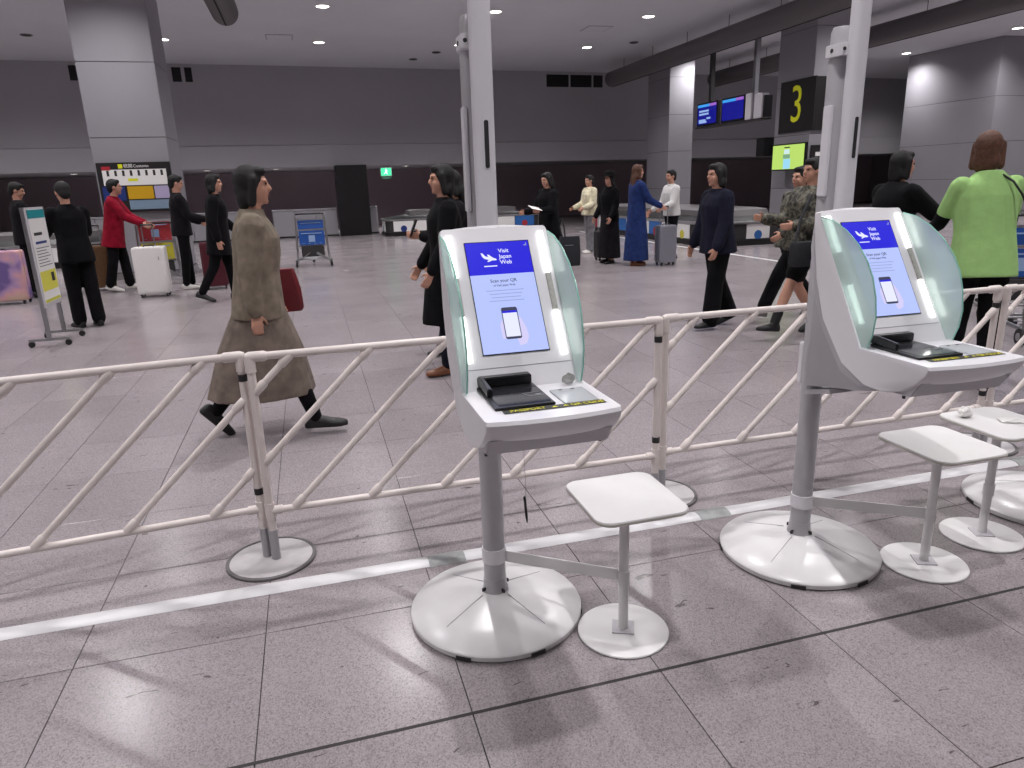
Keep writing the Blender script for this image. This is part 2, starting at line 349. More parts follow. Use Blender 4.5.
# hanging grey tubes under the ceiling
def hang_tube(label, x, ya, yb):
    t = thing('hanging_tube', label, 'ceiling tube', (x, ya, 4.46), 0, 'grey tubes hung under the ceiling'); L = yb - ya; r = 0.24
    prof = [(0.0, -0.10), (0.10, -0.085), (0.19, -0.045), (r, 0.03)]
    mb = MB(); rg = []
    for rr, y in [(q[0] + .002, q[1]) for q in prof] + [(q[0] + .002, L - q[1]) for q in prof[::-1]]:
        rg.append([(rr * math.cos(a), y, 0.24 + rr * math.sin(a)) for a in [2 * math.pi * i / 28 for i in range(28)]])
    mb.rings(rg).build('tube', 'duct', t)
    MB().box((-0.012, 0.1, -0.012), (0.012, L - 0.1, 0.004)).build('slot_strip', 'vent', t, smooth=False)
    y = L - 1.0
    while y > 0.5:
        MB().tube((0, y, 0.47), (0, y, CEIL - 4.461), 0.008, n=6).build('hanger', 'wire', t); y -= 2.0
hang_tube('long dark grey tube hung left of the column with the number', 10.24, -2.0, 23.5)
hang_tube('long dark grey tube hung right of the column with the number', 14.0, -2.0, 23.4)
hang_tube('grey tube whose rounded end shows right of the tall left column', -1.07, -2.0, 15.35)
hang_tube('grey tube whose rounded end shows in the top left corner', -4.84, -2.0, 15.0)

# recessed downlights
inview = {}
def lamp_fixture(label, x, y, z, r, grp):
    d = thing('downlight', label, 'ceiling light', (x, y, z), 0, grp)
    MB().lathe([(r * 1.28, -0.001), (r * 1.28, -0.012), (r * 1.02, -0.016), (r * 1.0, -0.004), (r * 1.0, -0.001)], n=24).build('trim_ring', 'lamptrim', d)
    MB().lathe([(r * 0.99, -0.001), (r * 0.99, -0.006), (0.002, -0.007)], n=24).build('lens', 'lampglass', d)
LBL = {(-1, 4): 'ceiling downlight beside the tall left column, nearer row', (0, 4): 'ceiling downlight in the nearer row, right of the tall left column', (1, 4): 'ceiling downlight in the nearer row, just right of the white mast top',
       (2, 4): 'ceiling downlight in the nearer row, left of the hanging tube', (-1, 5): 'ceiling downlight in the far row, against the tall left column', (0, 5): 'ceiling downlight in the far row, right of the tall left column',
       (1, 5): 'ceiling downlight in the far row, just left of the white mast', (2, 5): 'ceiling downlight in the far row, nearest the hanging tube end', (5, 5): 'ceiling downlight close to the grey corner block'}
for ix, x in enumerate(LIGHT_X):
    for iy, y in enumerate(LIGHT_Y):
        if ix == 10 and iy == 6: y = 23.6  # unseen lamp added off the grid behind the corner block to brighten the wall
        kx, ky = ix - 4, iy - 1
        lamp_fixture(LBL.get((kx, ky), 'recessed round downlight of the ceiling grid beyond the picture'), x, y, CEIL, 0.135, 'recessed ceiling downlights')
        
        spot(x, y, CEIL - 0.03, LAMP_W * (0.3, 0.9, 1.0)[min(iy, 2)])
for lb, x, y in (('small low downlight at the far left, above the wheeled poster stand', -6.9, 26.0), ('small low downlight right of the tall left column', -3.0, 26.0), ('small low downlight above the walking woman', -0.85, 26.3), ('small low downlight left of the green exit sign', 1.95, 26.4), ('small low downlight right of the green exit sign', 3.6, 26.5)):
    lamp_fixture(lb, x, y, 2.2, 0.09, 'small low downlights'); spot(x, y, 2.17, 160, 150, 0.8, 0.05)
for lb, x, y in (('small dark ceiling speaker near the white mast', 4.1, 22.0), ('small dark ceiling speaker left of the white mast', 3.6, 23.2), ('small dark ceiling speaker near the hanging tube', 9.4, 20.0), ('small dark ceiling speaker above the left column', -5.9, 20.6)):
    s_ = thing('ceiling_speaker', lb, 'speaker', (x, y, CEIL), 0, 'ceiling speakers')
    MB().lathe([(0.13, -0.001), (0.13, -0.02), (0.11, -0.024)], n=20).build('rim', 'duct', s_); MB().lathe([(0.108, -0.001), (0.10, -0.026), (0.001, -0.028)], n=20).build('grille', 'vent', s_)
for lb, x, y in (('square access hatch in the ceiling above the walking woman', -0.2, 20.3), ('square access hatch in the ceiling near the hanging tube', 7.6, 18.4)):
    h = thing('ceiling_hatch', lb, 'hatch', (x, y, CEIL), 0)
    MB().box((-.33, -.33, -0.008), (.33, .33, -0.001)).build('frame', 'bulk', h, smooth=False); MB().box((-.3, -.3, -0.012), (.3, .3, -0.0085)).build('panel', 'ceiling', h, smooth=False)

# cable cover on the floor behind the kiosks
cv = thing('cable_cover', 'long white half-round cable cover taped along the floor behind the kiosks', 'cable cover', (0, 2.585, 0))
def cover_prof(w, h): return [(-w / 2, 0.001), (-w / 2 + .004, .003), (-w * .25, h * .85), (0, h), (w * .25, h * .85), (w / 2 - .004, .003), (w / 2, 0.001)]
xs = [-3.6, -1.75, 0.38, 1.62, 3.45, 5.3]
for a, b in zip(xs[:-1], xs[1:]): MB().prism(cover_prof(0.085, 0.013), 'x', a + .002, b - .002).build('cover_strip', 'cover', cv)
for x in (0.40, 1.63, 3.46): MB().prism(cover_prof(0.098, 0.0155), 'x', x - .07, x + .08).build('tape_wrap', 'greytape', cv)

# ================================================================== KIOSKS
PT, PD = (0.166, 1.359), (0.425, 0.952)           # (forward, height) of the bezel's top and foot
def on_bezel(t, x, off=0.0):
    f = PT[0] + (PD[0] - PT[0]) * t; z = PT[1] + (PD[1] - PT[1]) * t
    return Vector((x, -(f + 0.8437 * off), z + 0.5369 * off))
BV = (Vector((0, -PT[0], PT[1])) - Vector((0, -PD[0], PD[1]))).normalized()
def make_kiosk():
    k = thing('self_service_kiosk', '', 'kiosk')
    MB().lathe([(0.0, 0.001), (0.298, 0.001), (0.305, 0.006), (0.306, 0.022), (0.300, 0.030), (0.20, 0.054), (0.10, 0.078), (0.052, 0.086), (0.0, 0.087)], n=64).build('base', 'base', k, angle=40)
    b_ = k.children[0]
    for a in (-125, -78, -20, 40, 100, 160):
        c, s_ = math.cos(math.radians(a)), math.sin(math.radians(a))
        MB().obox((c * .3035, s_ * .3035, .0095), (c * .004, s_ * .004, 0), (-s_ * .026, c * .026, 0), (0, 0, .0075)).build('lift_slot', 'slotdark', b_, smooth=False)
    for a in (-150, -60, 30, 120):
        c, s_ = math.cos(math.radians(a)), math.sin(math.radians(a))
        MB().obox((c * .15, s_ * .15, .0662), (c * .085, s_ * .085, -.0205), (-s_ * .0009, c * .0009, 0), (0, 0, .001)).build('seam_line', 'print_', b_, smooth=False)
    mb = MB().lathe([(0.0385, 0.08), (0.0385, 1.84), (0.036, 1.85), (0.036, 1.93), (0.030, 1.945), (0.0, 1.946)], n=28); col = mb.build('column', 'kcol', k)
    MB().lathe([(0.047, 0.087), (0.043, 0.10), (0.040, 0.135)], n=24).build('column_foot', 'kcol', k)
    for a in (20, 110, 200, 290):
        c, s_ = math.cos(math.radians(a)), math.sin(math.radians(a)); MB().obox((c * .047, s_ * .047, .098), (c * .009, s_ * .009, 0), (-s_ * .003, c * .003, 0), (0, 0, .006)).build('bolt_lug', 'slotdark', k, smooth=False)
    MB().lathe([(0.0387, 0.200), (0.0425, 0.200), (0.0425, 0.252), (0.0387, 0.252)], n=28).build('collar', 'kwhite', k)
    # mast in front of the column
    mp = rrect(0.064, 0.05, 0.024, 6)
    MB().prism([(x + .006, y - .072) for x, y in mp], 'z', 1.25, 2.62).build('mast', 'mast', k)
    ms = k.children[-1]
    sl = rrect(0.013, 0.132, 0.006, 5)
    MB().rings([[(x + .008, -.0985, z + 1.59) for x, z in sl], [(x + .008, -.0968, z + 1.59) for x, z in sl]]).build('slot', 'slotdark', ms, smooth=False)
    cl = MB().prism([(x, y - .012) for x, y in rrect(0.088, 0.095, 0.02)], 'z', 1.850, 1.890).build('mast_clamp', 'kwhite', k, bevel=0.002)
    MB().tube((-0.0435, -0.01, 1.870), (-0.0455, -0.01, 1.870), 0.007).build('bolt', 'slotdark', cl); MB().tube((-0.034, -0.0585, 1.870), (-0.034, -0.0605, 1.870), 0.006).build('bolt', 'slotdark', cl)
    MB().box((-0.0415, -0.030, 1.40), (-0.030, 0.014, 1.70)).build('cable_guard', 'mast', k, bevel=0.003)
    # white head: crescent side profile lofted across the width, bowed at top and front edge
    prof = [PT, PD, (0.688, 0.955), (0.693, 0.946), (0.686, 0.928), (0.655, 0.896), (0.611, 0.866), (0.545, 0.843), (0.461, 0.842), (0.351, 0.888), (0.237, 1.014), (0.180, 1.146), (0.146, 1.299), (0.138, 1.352)]
    bt = [0, 0, 0, 0, 0, 0, 0, 0, 0, 0, 0, 0, .4, 1]; bf = [0, 0, 1, 1, 1, 1, .6, .2, 0, 0, 0, 0, 0, 0]
    rg = []; cx_, cz_ = 0.42, 0.98
    for s_, sc in [(-1.0, .965), (-.985, .99), (-.95, 1), (-.7, 1), (-.45, 1), (-.2, 1), (0, 1), (.2, 1), (.45, 1), (.7, 1), (.95, 1), (.985, .99), (1.0, .965)]:
        q = 1 - s_ * s_; ring = []
        for (f, z), a, b in zip(prof, bt, bf):
            f2 = cx_ + (f - cx_) * sc + .018 * q * b; z2 = cz_ + (z - cz_) * sc + .012 * q * a
            ring.append((s_ * (0.170 - .013 * (z2 - .95) / .41), -f2, z2))
        rg.append(ring)
    hd = MB().rings(rg).build('head_shell', 'kwhite', k, angle=28)
    a_ = on_bezel(.875, 0, .0005); MB().obox(a_, (.15, 0, 0), BV * .0007, (0, -.0004, .0003)).build('panel_seam', 'print_', hd, smooth=False)
    MB().prism([(-.668, .902), (-.634, .852), (-.45, .838), (-.36, .86), (-.42, .905)], 'x', -.158, .158).build('underside_skirt', 'kgrey', k, bevel=.004)
    for x in (-.150, .150): MB().tube((x, -.60, .846), (x, -.60, .839), .005).build('foot_screw', 'slotdark', k)
    hz = [(.020, 1.17), (-.01, 1.275), (-.16, 1.315), (-.20, 1.12), (-.28, .97), (-.40, .855), (-.50, .842), (-.34, .775), (-.17, .74), (-.03, .712), (.020, .705)]
    MB().rings([[(s_ * .036, y * (.97 if abs(s_) == 1 else 1), z) for y, z in hz] for s_ in (-1, -.93, .93, 1)]).build('mount_bracket', 'kcol', k, angle=30)
    rz_ = [(-.120, 1.325), (-.16, 1.33), (-.20, 1.12), (-.28, .97), (-.40, .855), (-.50, .842), (-.40, .822), (-.31, .85), (-.21, .965), (-.135, 1.10), (-.112, 1.24)]
    MB().rings([[(s_ * .138, y, z) for y, z in rz_] for s_ in (-1, 1)]).build('rear_shell', 'kgrey', k, angle=30)
    MB().prism([(-.17, .738), (-.04, .70), (-.04, .685), (-.18, .724)], 'x', -.06, .06).build('bracket_plate', 'kcol', k, smooth=False)
    cb = MB().box((-.022, .04, .70), (.022, .066, .86)).build('rear_cable_box', 'kwhite', k, bevel=.004)
    MB().box((-.012, .066, .745), (.012, .074, .81)).build('socket', 'black', cb, smooth=False)
    # screen
    sc = MB().box((-.0950, -.1700, 0), (.0950, .1700, .0025)).build('screen', 'sc_frame', k, smooth=False)
    sc.matrix_local = plane_mtx((on_bezel(.10, 0, .0) + on_bezel(.795, 0, .0)) / 2, (1, 0, 0), BV)
    z0 = .0026; L, R, B, T = -.093, .093, -.1675, .1675; hb = T - .1005
    flat('header_field', rect(L, hb, R, T), 'sc_head', sc, z0); flat('body_field', rect(L, B, R, hb), 'sc_body', sc, z0)
    I = Matrix.Identity(4)
    def tx(s_, size, m, x, y, sx=1.0, al='CENTER'): return text(s_, size, m, sc, Matrix.Translation((x, y, .0036)), sx=sx, ext=.0002, align=al, bold=size * .008)
    for i, w in enumerate(('Visit', 'Japan', 'Web')): tx(w, .0172, 'sc_white', .000, .1390 - i * .0178, 1.0, 'LEFT')
    plane = [(-.052, .1345), (-.0465, .1335), (-.0395, .124), (-.031, .1215), (-.034, .1295), (-.029, .1285), (-.019, .1190), (-.011, .1155), (-.008, .1125), (-.011, .1105), (-.022, .1105), (-.033, .1065), (-.037, .1075), (-.031, .1125), (-.044, .1170), (-.0490, .1235)]
    flat('airplane_icon', plane, 'sc_white', sc, .0034, .0004); flat('icon_underline', rect(-.048, .0915, -.010, .0945), 'sc_white', sc, .0034, .0004)
    flat('corner_icon', [(.078, .152), (.087, .152), (.087, .161), (.084, .161), (.084, .155), (.078, .155)], 'sc_text2', sc, .0034, .0004)
    tx('Scan your QR', .0135, 'sc_text', .0, .0465, 1.0); tx('of Visit Japan Web', .0085, 'sc_text', .0, .0325)
    for i, w in enumerate((.054, .047, .042, .05)): flat('fine_print', rect(-w, .0165 - i * .0105, w, .0180 - i * .0105), 'sc_text2', sc, .0034, .0003)
    ph = [(x + .0, y - .082) for x, y in rrect(.046, .094, .006, 4)]
    hand = [(.014, -.15), (.034, -.145), (.043, -.125), (.040, -.098), (.030, -.070), (.024, -.062), (.022, -.10), (.010, -.13)]
    flat('hand_picture', hand, 'sc_skin', sc, .0032, .0003); flat('fingers_picture', [(-.031, -.125), (-.020, -.128), (-.020, -.072), (-.028, -.074), (-.033, -.09)], 'sc_skin', sc, .0032, .0003)
    flat('phone_picture', ph, 'sc_phone', sc, .0036, .0003); flat('phone_screen_picture', rect(-.0205, -.122, .0205, -.050), 'sc_white', sc, .0040, .0003); flat('phone_header_picture', rect(-.0205, -.052, .0205, -.0455), 'sc_head', sc, .0042, .0003)
    # light bars and covers, wings
    for s_ in (-1, 1):
        for t0, t1, nm, mt in ((.045, .315, 'light_bar', 'bar'), (.32, .555, 'bar_cover', 'barcover'), (.56, .835, 'light_bar', 'bar')):
            c = (on_bezel(t0, s_ * .1345, .003) + on_bezel(t1, s_ * .1345, .003)) / 2; h = (on_bezel(t0, 0) - on_bezel(t1, 0)).length / 2
            MB().obox(c, (.0075, 0, 0), BV * h, Vector((0, -.8437, .5369)) * .004).build(nm, mt, k, bevel=.001)
        wp = [(.180, 1.342), (.235, 1.333), (.302, 1.305), (.360, 1.266), (.406, 1.219), (.436, 1.172), (.456, 1.116), (.466, 1.055), (.460, 1.00), (.444, .956), (.420, .956), (.395, .995)]
        x = s_ * .159
        wg = MB().rings([[(x - .003, -f, z) for f, z in wp], [(x + .003, -f, z) for f, z in wp]]).build('glass_wing', 'wing', k, smooth=False)
        MB().path([(x, -f - .0012, z) for f, z in wp[:10]], .0023, 6).build('glass_edge', 'wingedge', wg)
    # desk fittings
    zd = .9545
    tr = MB().prism(rect(-.127, -.615, .027, -.405), 'z', zd, zd + .007).build('passport_reader', 'tray', k, bevel=.0015)
    MB().prism(rect(-.113, -.60, .020, -.475), 'z', zd + .0072, zd + .0082).build('reader_glass', 'trayglass', tr, smooth=False)
    MB().box((-.122, -.435, zd + .0072), (.022, -.405, zd + .034)).build('reader_hood', 'tray', tr, bevel=.003)
    MB().obox((-.115, -.475, zd + .020), (.007, 0, 0), (0, -.045, -.004), (0, 0, .012)).build('reader_side_wall', 'tray', tr, bevel=.003)
    ic = [(-.030, -.520), (.012, -.520), (.020, -.548), (-.022, -.548)]
    for a, b in zip(ic, ic[1:] + ic[:1]):
        a_, b_ = Vector((*a, zd + .0086)), Vector((*b, zd + .0086)); MB().tube(a_, b_, .0007, n=5).build('page_mark', 'print_', tr)
    MB().box((-.002, -.542, zd + .0083), (.012, -.536, zd + .0088)).build('page_mark', 'print_', tr, smooth=False)
    wn = MB().prism(rect(.048, -.625, .138, -.505), 'z', zd, zd + .004).build('code_reader_window', 'window', k, smooth=False)
    for p in (rect(.048, -.507, .138, -.505), rect(.048, -.625, .138, -.623), rect(.048, -.623, .050, -.507), rect(.136, -.623, .138, -.507), rect(.060, -.520, .128, -.519)):
        MB().prism(p, 'z', zd + .004, zd + .0045).build('window_line', 'print_', wn, smooth=False)
    for x in (.075, .108): MB().box((x - .005, -.514, zd + .0042), (x + .005, -.511, zd + .0055)).build('window_clip', 'slotdark', wn, smooth=False)
    tp = MB().prism(rect(-.112, -.645, .148, -.620), 'z', zd + .0012, zd + .0016).build('label_tape', 'tape', k, smooth=False)
    def tt(s_, x, sx): text(s_, .0225, 'yellow', tp, Matrix.Translation((x, -.6325, zd + .0019)), sx=sx, ext=.0002, bold=.0004)
    tt('PASSPORT', -.050, .86); tt('QR CODE', .102, .86)
    for x in (.018, .046): MB().prism([(x - .008, -.637), (x + .008, -.637), (x, -.626)], 'z', zd + .0017, zd + .002).build('arrow_mark', 'yellow', tp, smooth=False)
    return k
K = make_kiosk()
KPOS = [(.512, 2.176, 0.0), (1.787, 2.183, math.radians(-1.5)), (3.085, 2.192, 0.0)]
KL = ['white self-service kiosk with a fully visible bright screen, nearest and centre of the picture', 'white self-service kiosk turned side-on beside the person in green, right of the central kiosk', 'white self-service kiosk at the right edge, only its round base in view']
kiosks = []
for i, (x, y, a) in enumerate(KPOS):
    o = K if i == 0 else copy_tree(K)
    o.location = (x, y, 0); o.rotation_euler = (0, 0, a); o['label'] = KL[i]; o['group'] = 'self-service kiosks'; kiosks.append(o)

# stool-like bag stands
def make_stand():
    s_ = thing('bag_stand', '', 'stand')
    MB().lathe([(0, .001), (.150, .001), (.154, .004), (.152, .008), (.06, .012), (0, .013)], n=48).build('base', 'seat', s_)
    MB().prism([(.052 * math.cos(math.radians(a)), .052 * math.sin(math.radians(a))) for a in (20, 110, 200, 290)], 'z', .0122, .017).build('base_plate', 'kgrey', s_, smooth=False)
    MB().lathe([(.0165, .016), (.0165, .486)], n=20).build('post', 'seat', s_)
    MB().lathe([(.0170, .185), (.0205, .185), (.0205, .235), (.0170, .235)], n=20).build('collar', 'seat', s_)
    rr = rrect(.31, .335, .05, 8)
    MB().rings([[(x * .97, y * .97, 0.4860) for x, y in rr], [(x, y, 0.4900) for x, y in rr], [(x, y, 0.4980) for x, y in rr], [(x * .985, y * .985, 0.5020) for x, y in rr], [(x * .95, y * .95, 0.5005) for x, y in rr]]).build('top', 'seat', s_, angle=50)
    MB().rings([[(x * 1.004, y * 1.004, 0.4910) for x, y in rr], [(x * 1.004, y * 1.004, 0.4975) for x, y in rr]]).build('top_edge', 'seatrim', s_)
    return s_
ST = make_stand()
SPOS = [(.8895, 1.9125, 0.0, 'white square-topped stand clamped to the central kiosk'), (2.177, 1.939, 0.0, 'white square-topped stand clamped to the side-on kiosk, top half in shade'), (2.576, 2.040, 0.0, 'white square-topped stand with crumpled paper on it, at the right edge')]
for i, (x, y, a, lb) in enumerate(SPOS):
    o = ST if i == 0 else copy_tree(ST)
    o.location = (x, y, 0); o.rotation_euler = (0, 0, a); o['label'] = lb; o['group'] = 'bag stands beside the kiosks'
for i in (0, 1):       # flat bar that clamps a stand to its kiosk column
    k, s_ = Vector((KPOS[i][0], KPOS[i][1], .222)), Vector((SPOS[i][0], SPOS[i][1], .212))
    d = (s_ - k).normalized(); p = d.cross(Vector((0, 0, 1))).normalized(); a, b = k + d * .044, s_ - d * .0212
    br = thing('link_bar', ['flat white bar joining the central kiosk and its stand', 'flat white bar joining the side-on kiosk and its stand'][i], 'bar', (a.x, a.y, 0), 0, 'link bars')
    off = Vector((a.x, a.y, 0))
    MB().obox((a + b) / 2 - off, (b - a) / 2, p * .003, (0, 0, .021)).build('bar', 'seat', br, bevel=.001)
    for t in (.3, .92): c = a + (b - a) * t - off; MB().tube(c - p * .003, c - p * .006, .006, n=8).build('rivet', 'steel', br)
# things lying on the right-hand stand
def crumple(seed, r, sq):
    rn = random.Random(seed); mb = MB().ell((0, 0, r * sq), (r, r * .8, r * sq), n=12, m=8)
    mb.v = [(x * rn.uniform(.75, 1.15), y * rn.uniform(.75, 1.15), max(0.0005, z * rn.uniform(.75, 1.15))) for x, y, z in mb.v]; return mb
cr = crumple(3, .034, .6).build('crumpled_paper', 'paper', smooth=False); cr.location = (2.505, 2.135, .5025); tag(cr, 'small crumpled white paper on the stand at the right edge', 'paper')
gy = []
for i in range(7):
    for j in range(5): gy.append((i * .016 - .05, j * .014 - .03, .0012 + .005 * abs(math.sin(i * 1.3 + j * 2.1))))
sh = MB(); n5 = 5
top = gy; bot = [(x, y, 0.0004) for x, y, z in gy]
fs = []
for i in range(6):
    for j in range(4):
        a = i * n5 + j; fs += [(a, a + n5, a + n5 + 1, a + 1), (35 + a, 35 + a + 1, 35 + a + n5 + 1, 35 + a + n5)]
ed = [i * n5 for i in range(7)] + [30 + j for j in range(1, 5)] + [i * n5 + 4 for i in range(5, -1, -1)] + [j for j in range(3, 0, -1)]
for a, b in zip(ed, ed[1:] + ed[:1]): fs.append((a, b, 35 + b, 35 + a))
sh.add(top + bot, fs); sp = sh.build('paper_slip', 'paper', smooth=False); sp.location = (2.63, 2.03, .5025); sp.rotation_euler = (0, 0, -.5); tag(sp, 'wrinkled white paper slip on the stand at the right edge', 'paper')
# crumpled tag at the back of the central desk, and the tethered pen
ct = crumple(9, .019, .75); ct = ct.build('crumpled_tag', glass_mat('clear_tag', (.8, .8, .78), .55, (.45, .45, .43), .15), smooth=False); ct.location = (.512 + .118, 2.176 - .455, .9556); tag(ct, 'small crumpled clear plastic tag at the rear of the central kiosk desk', 'tag')
pen = thing('tethered_pen', 'thin black pen hanging on a cord under the central kiosk', 'pen', (.547, 1.876, 0))
MB().path([(-.004, 0, .775), (-.002, 0, .70), (0, 0, .64), (.0005, 0, .571)], .0008, 5).build('cord', 'print_', pen)
MB().lathe([(0, .480), (.002, .485), (.0042, .50), (.0045, .565), (.003, .571), (0, .572)], n=12).build('pen_body', 'black', pen)
p_ = pen.children[-1]; p_.rotation_euler = (0, math.radians(-4), 0); p_.location = (.036, 0, 0.001)

# ================================================================== PIPE BARRIERS
FY = 2.83; ZT, ZB = .870, .224
def barrier(xa, xb, yoff, label, first, yaw=0.0):
    w = xb - xa; b = thing('pipe_barrier', label, 'barrier', (xb - w * math.cos(yaw), FY + yoff - w * math.sin(yaw), 0), yaw, 'white pipe barriers'); r = .0155
    MB().tube((0, 0, ZT), (w, 0, ZT), r).build('top_rail', 'pvc', b); MB().tube((0, 0, ZB), (w, 0, ZB), r * .92).build('bottom_rail', 'pvc', b)
    for x, sg in ((0, 1), (w, -1)):
        p = MB().tube((x, 0, .135), (x, 0, ZT), r * 1.05).build('end_post', 'pvc', b)
        MB().cone((x - .001 * sg, 0, ZT), (x + .055 * sg, 0, ZT), r * 1.32, r * 1.32, 14).build('elbow_fitting', 'pvc', b)
        MB().tube((x, 0, ZT - .06), (x, 0, ZT), r * 1.32).build('elbow_fitting', 'pvc', b)
        MB().tube((x, 0, ZB - .035), (x, 0, ZB + .035), r * 1.28).build('tee_fitting', 'pvc', b); MB().tube((x, 0, ZB), (x + .05 * sg, 0, ZB), r * 1.2).build('tee_fitting', 'pvc', b)
        MB().tube((x, 0, .010), (x, 0, .14), r * 1.22).build('post_sleeve', 'sleeve', b)
    for x in (w,):
        for z in (.785, .305): MB().tube((x, 0, z - .014), (x, 0, z + .014), r * 1.16).build('black_band', 'tapeband', b)
    k = .95; sp_ = .310                           # slope dz/dx and spacing of the diagonals
    x_ = first
    while x_ < w + (ZT - ZB) / k:
        # line: z = ZT - (x_ - x) * k
        xt, zt = x_, ZT
        if xt > w: xt, zt = w, ZT - (x_ - w) * k
        xb_, zb_ = x_ - (ZT - ZB) / k, ZB
        if xb_ < 0: xb_, zb_ = 0, ZT - x_ * k
        if zt - zb_ > .10:
            a, c = Vector((xb_, 0, zb_)), Vector((xt, 0, zt)); d = (c - a).normalized()
            MB().tube(a, c, r * .88).build('diagonal', 'pvc', b)
            MB().cone(a + d * .01, a + d * .055, r * 1.15, r * 1.15, 12).build('joint_fitting', 'pvc', b); MB().cone(c - d * .055, c - d * .01, r * 1.15, r * 1.15, 12).build('joint_fitting', 'pvc', b)
        x_ += sp_
    return b
barrier(-2.06, -.306, .014, 'white pipe barrier at the left edge, in front of the wheeled poster stand', .075, math.radians(5.2))
barrier(-.270, 1.462, -.018, 'white pipe barrier behind the central kiosk, crossed by the walking woman', .155)
barrier(1.512, 3.425, .008, 'white pipe barrier behind the side-on kiosk', .16)
barrier(3.475, 5.2, .0, 'white pipe barrier at the right edge beside the person in green', .16)
for x, y, lb in ((-.290, 2.822, 'round grey foot plate under the barrier posts left of the central kiosk'), (1.505, 2.845, 'round grey foot plate under the barrier posts right of the central kiosk'), (3.45, 2.832, 'round grey foot plate under the barrier posts at the right edge'), (-2.07, 2.822, 'round grey foot plate under barrier posts beyond the left edge')):
    p = thing('foot_plate', lb, 'foot plate', (x, y, 0), 0, 'barrier foot plates')
    MB().lathe([(0, .001), (.168, .001), (.168, .009), (.05, .0095), (0, .0095)], n=48).build('plate', 'disc', p)
    MB().lathe([(.165, .001), (.180, .001), (.180, .010), (.174, .013), (.166, .012), (.165, .001)], n=48, cap=False).build('rubber_rim', 'rubber', p)

# ================================================================== SIGNS, SCREENS, CARTS, CASES
# black column sign (left)
sg = thing('column_sign', 'black framed customs sign with white panel on the tall left column', 'sign', (-2.87, 14.485, 0))
MB().box((-.60, -.04, 1.20), (.60, 0, 2.05)).build('board', 'signblack', sg, bevel=.004)
bd_ = sg.children[0]
wp_ = MB().box((-.52, -.046, 1.66), (.52, -.0405, 1.93)).build('white_panel', 'paper', bd_, smooth=False)
FR = lambda x, z, y=-.047: plane_mtx((x, y, z), (1, 0, 0), (0, 0, 1))
MB().box((-.25, -.045, 1.95), (-.18, -.0405, 2.02)).build('pictogram', 'signyellow', bd_, smooth=False)
text('税関', .075, 'paper', bd_, FR(-.09, 1.985, -.043)); text('Customs', .07, 'paper', bd_, FR(.12, 1.985, -.043))
MB().box((-.52, -.047, 1.92), (-.38, -.0405, 1.985)).build('red_tag', mat('red_print', (170, 40, 52), .5), bd_, smooth=False)
for i in range(8): MB().box((-.45 + i * .125, -.0475, 1.82), (-.41 + i * .125, -.0462, 1.915)).build('small_print', 'slotdark', bd_, smooth=False)
MB().box((-.12, -.0475, 1.73), (.04, -.0462, 1.775)).build('small_print', 'signyellow', bd_, smooth=False)
PB = mat('blue_print', (30, 52, 120), .5)
MB().box((-.56, -.045, 1.40), (-.20, -.0405, 1.64)).build('poster', PB, bd_, smooth=False); MB().box((-.16, -.045, 1.42), (.26, -.0405, 1.64)).build('poster', mat('poster_amber', (206, 160, 20), .5), bd_, smooth=False)
MB().box((.28, -.045, 1.42), (.52, -.0405, 1.64)).build('poster', mat('poster_lilac', (176, 166, 200), .5), bd_, smooth=False); MB().box((-.16, -.045, 1.24), (.52, -.0405, 1.40)).build('poster', mat('poster_blue_grey', (124, 146, 168), .5), bd_, smooth=False)

# number panel on the right column: left side face and front face
n3 = thing('number_panel', 'black panel with a large yellow 3 on the column side', 'sign', (11.185, 14.98, 0), 0)
MB().box((-.02, -.62, 2.42), (0.0, .62, 3.56)).build('panel', 'signblack', n3, smooth=False)
text('3', 1.15, 'signyellow', n3.children[0], plane_mtx((-.0215, .0, 2.99), (0, -1, 0), (0, 0, 1)), sx=.82, ext=.001)
n4 = thing('number_panel', 'black panel on the front face of the column with the number', 'sign', (11.85, 14.485, 0), 0)
MB().box((-.62, -.02, 2.42), (.56, 0, 3.56)).build('panel', 'signblack', n4, smooth=False)
text('3', 1.15, 'signyellow', n4.children[0], plane_mtx((.02, -.0215, 2.99), (1, 0, 0), (0, 0, 1)), sx=.82, ext=.001)
sm = thing('small_sign', 'small black sign with white mark low on the numbered column', 'sign', (11.56, 14.485, 0)); MB().box((-.3, -.02, 1.78), (.2, 0, 2.1)).build('panel', 'signblack', sm, smooth=False); MB().box((-.18, -.023, 1.86), (.05, -.0205, 1.95)).build('mark', 'paper', sm, smooth=False)
# hung flight displays facing left
fd = thing('flight_display', 'pair of blue flight information screens hung from the ceiling', 'display', (11.0, 17.6, 0))
for ya, yb in ((.50, 1.56), (-.78, .30)):
    c = MB().box((0, ya, 2.85), (.10, yb, 3.46)).build('screen_case', 'black', fd, bevel=.006)
    MB().box((-.006, ya + .05, 2.90), (-.001, yb - .05, 3.42)).build('screen', emis('flight_blue', (10, 14, 130), 1.0), c, smooth=False)
    MB().box((-.009, ya + .40, 3.35), (-.0065, yb - .05, 3.42)).build('header_strip', emis('flight_cyan', (60, 150, 226), 1.0), c, smooth=False)
    MB().box((-.009, ya + .05, 3.35), (-.0065, ya + .395, 3.42)).build('header_strip', emis('flight_violet', (150, 96, 190), 1.0), c, smooth=False)
    if ya > 0:
        for z, a, b in ((3.22, .45, .95), (3.14, .45, .95), (2.98, .60, .95), (3.02, .35, .55), (2.93, .55, .95)): MB().box((-.009, ya + a - .02, z), (-.0065, ya + b - .02 if ya + b < yb else yb - .07, z + .05)).build('text_row', emis('flight_text', (150, 180, 232), .9), c, smooth=False)
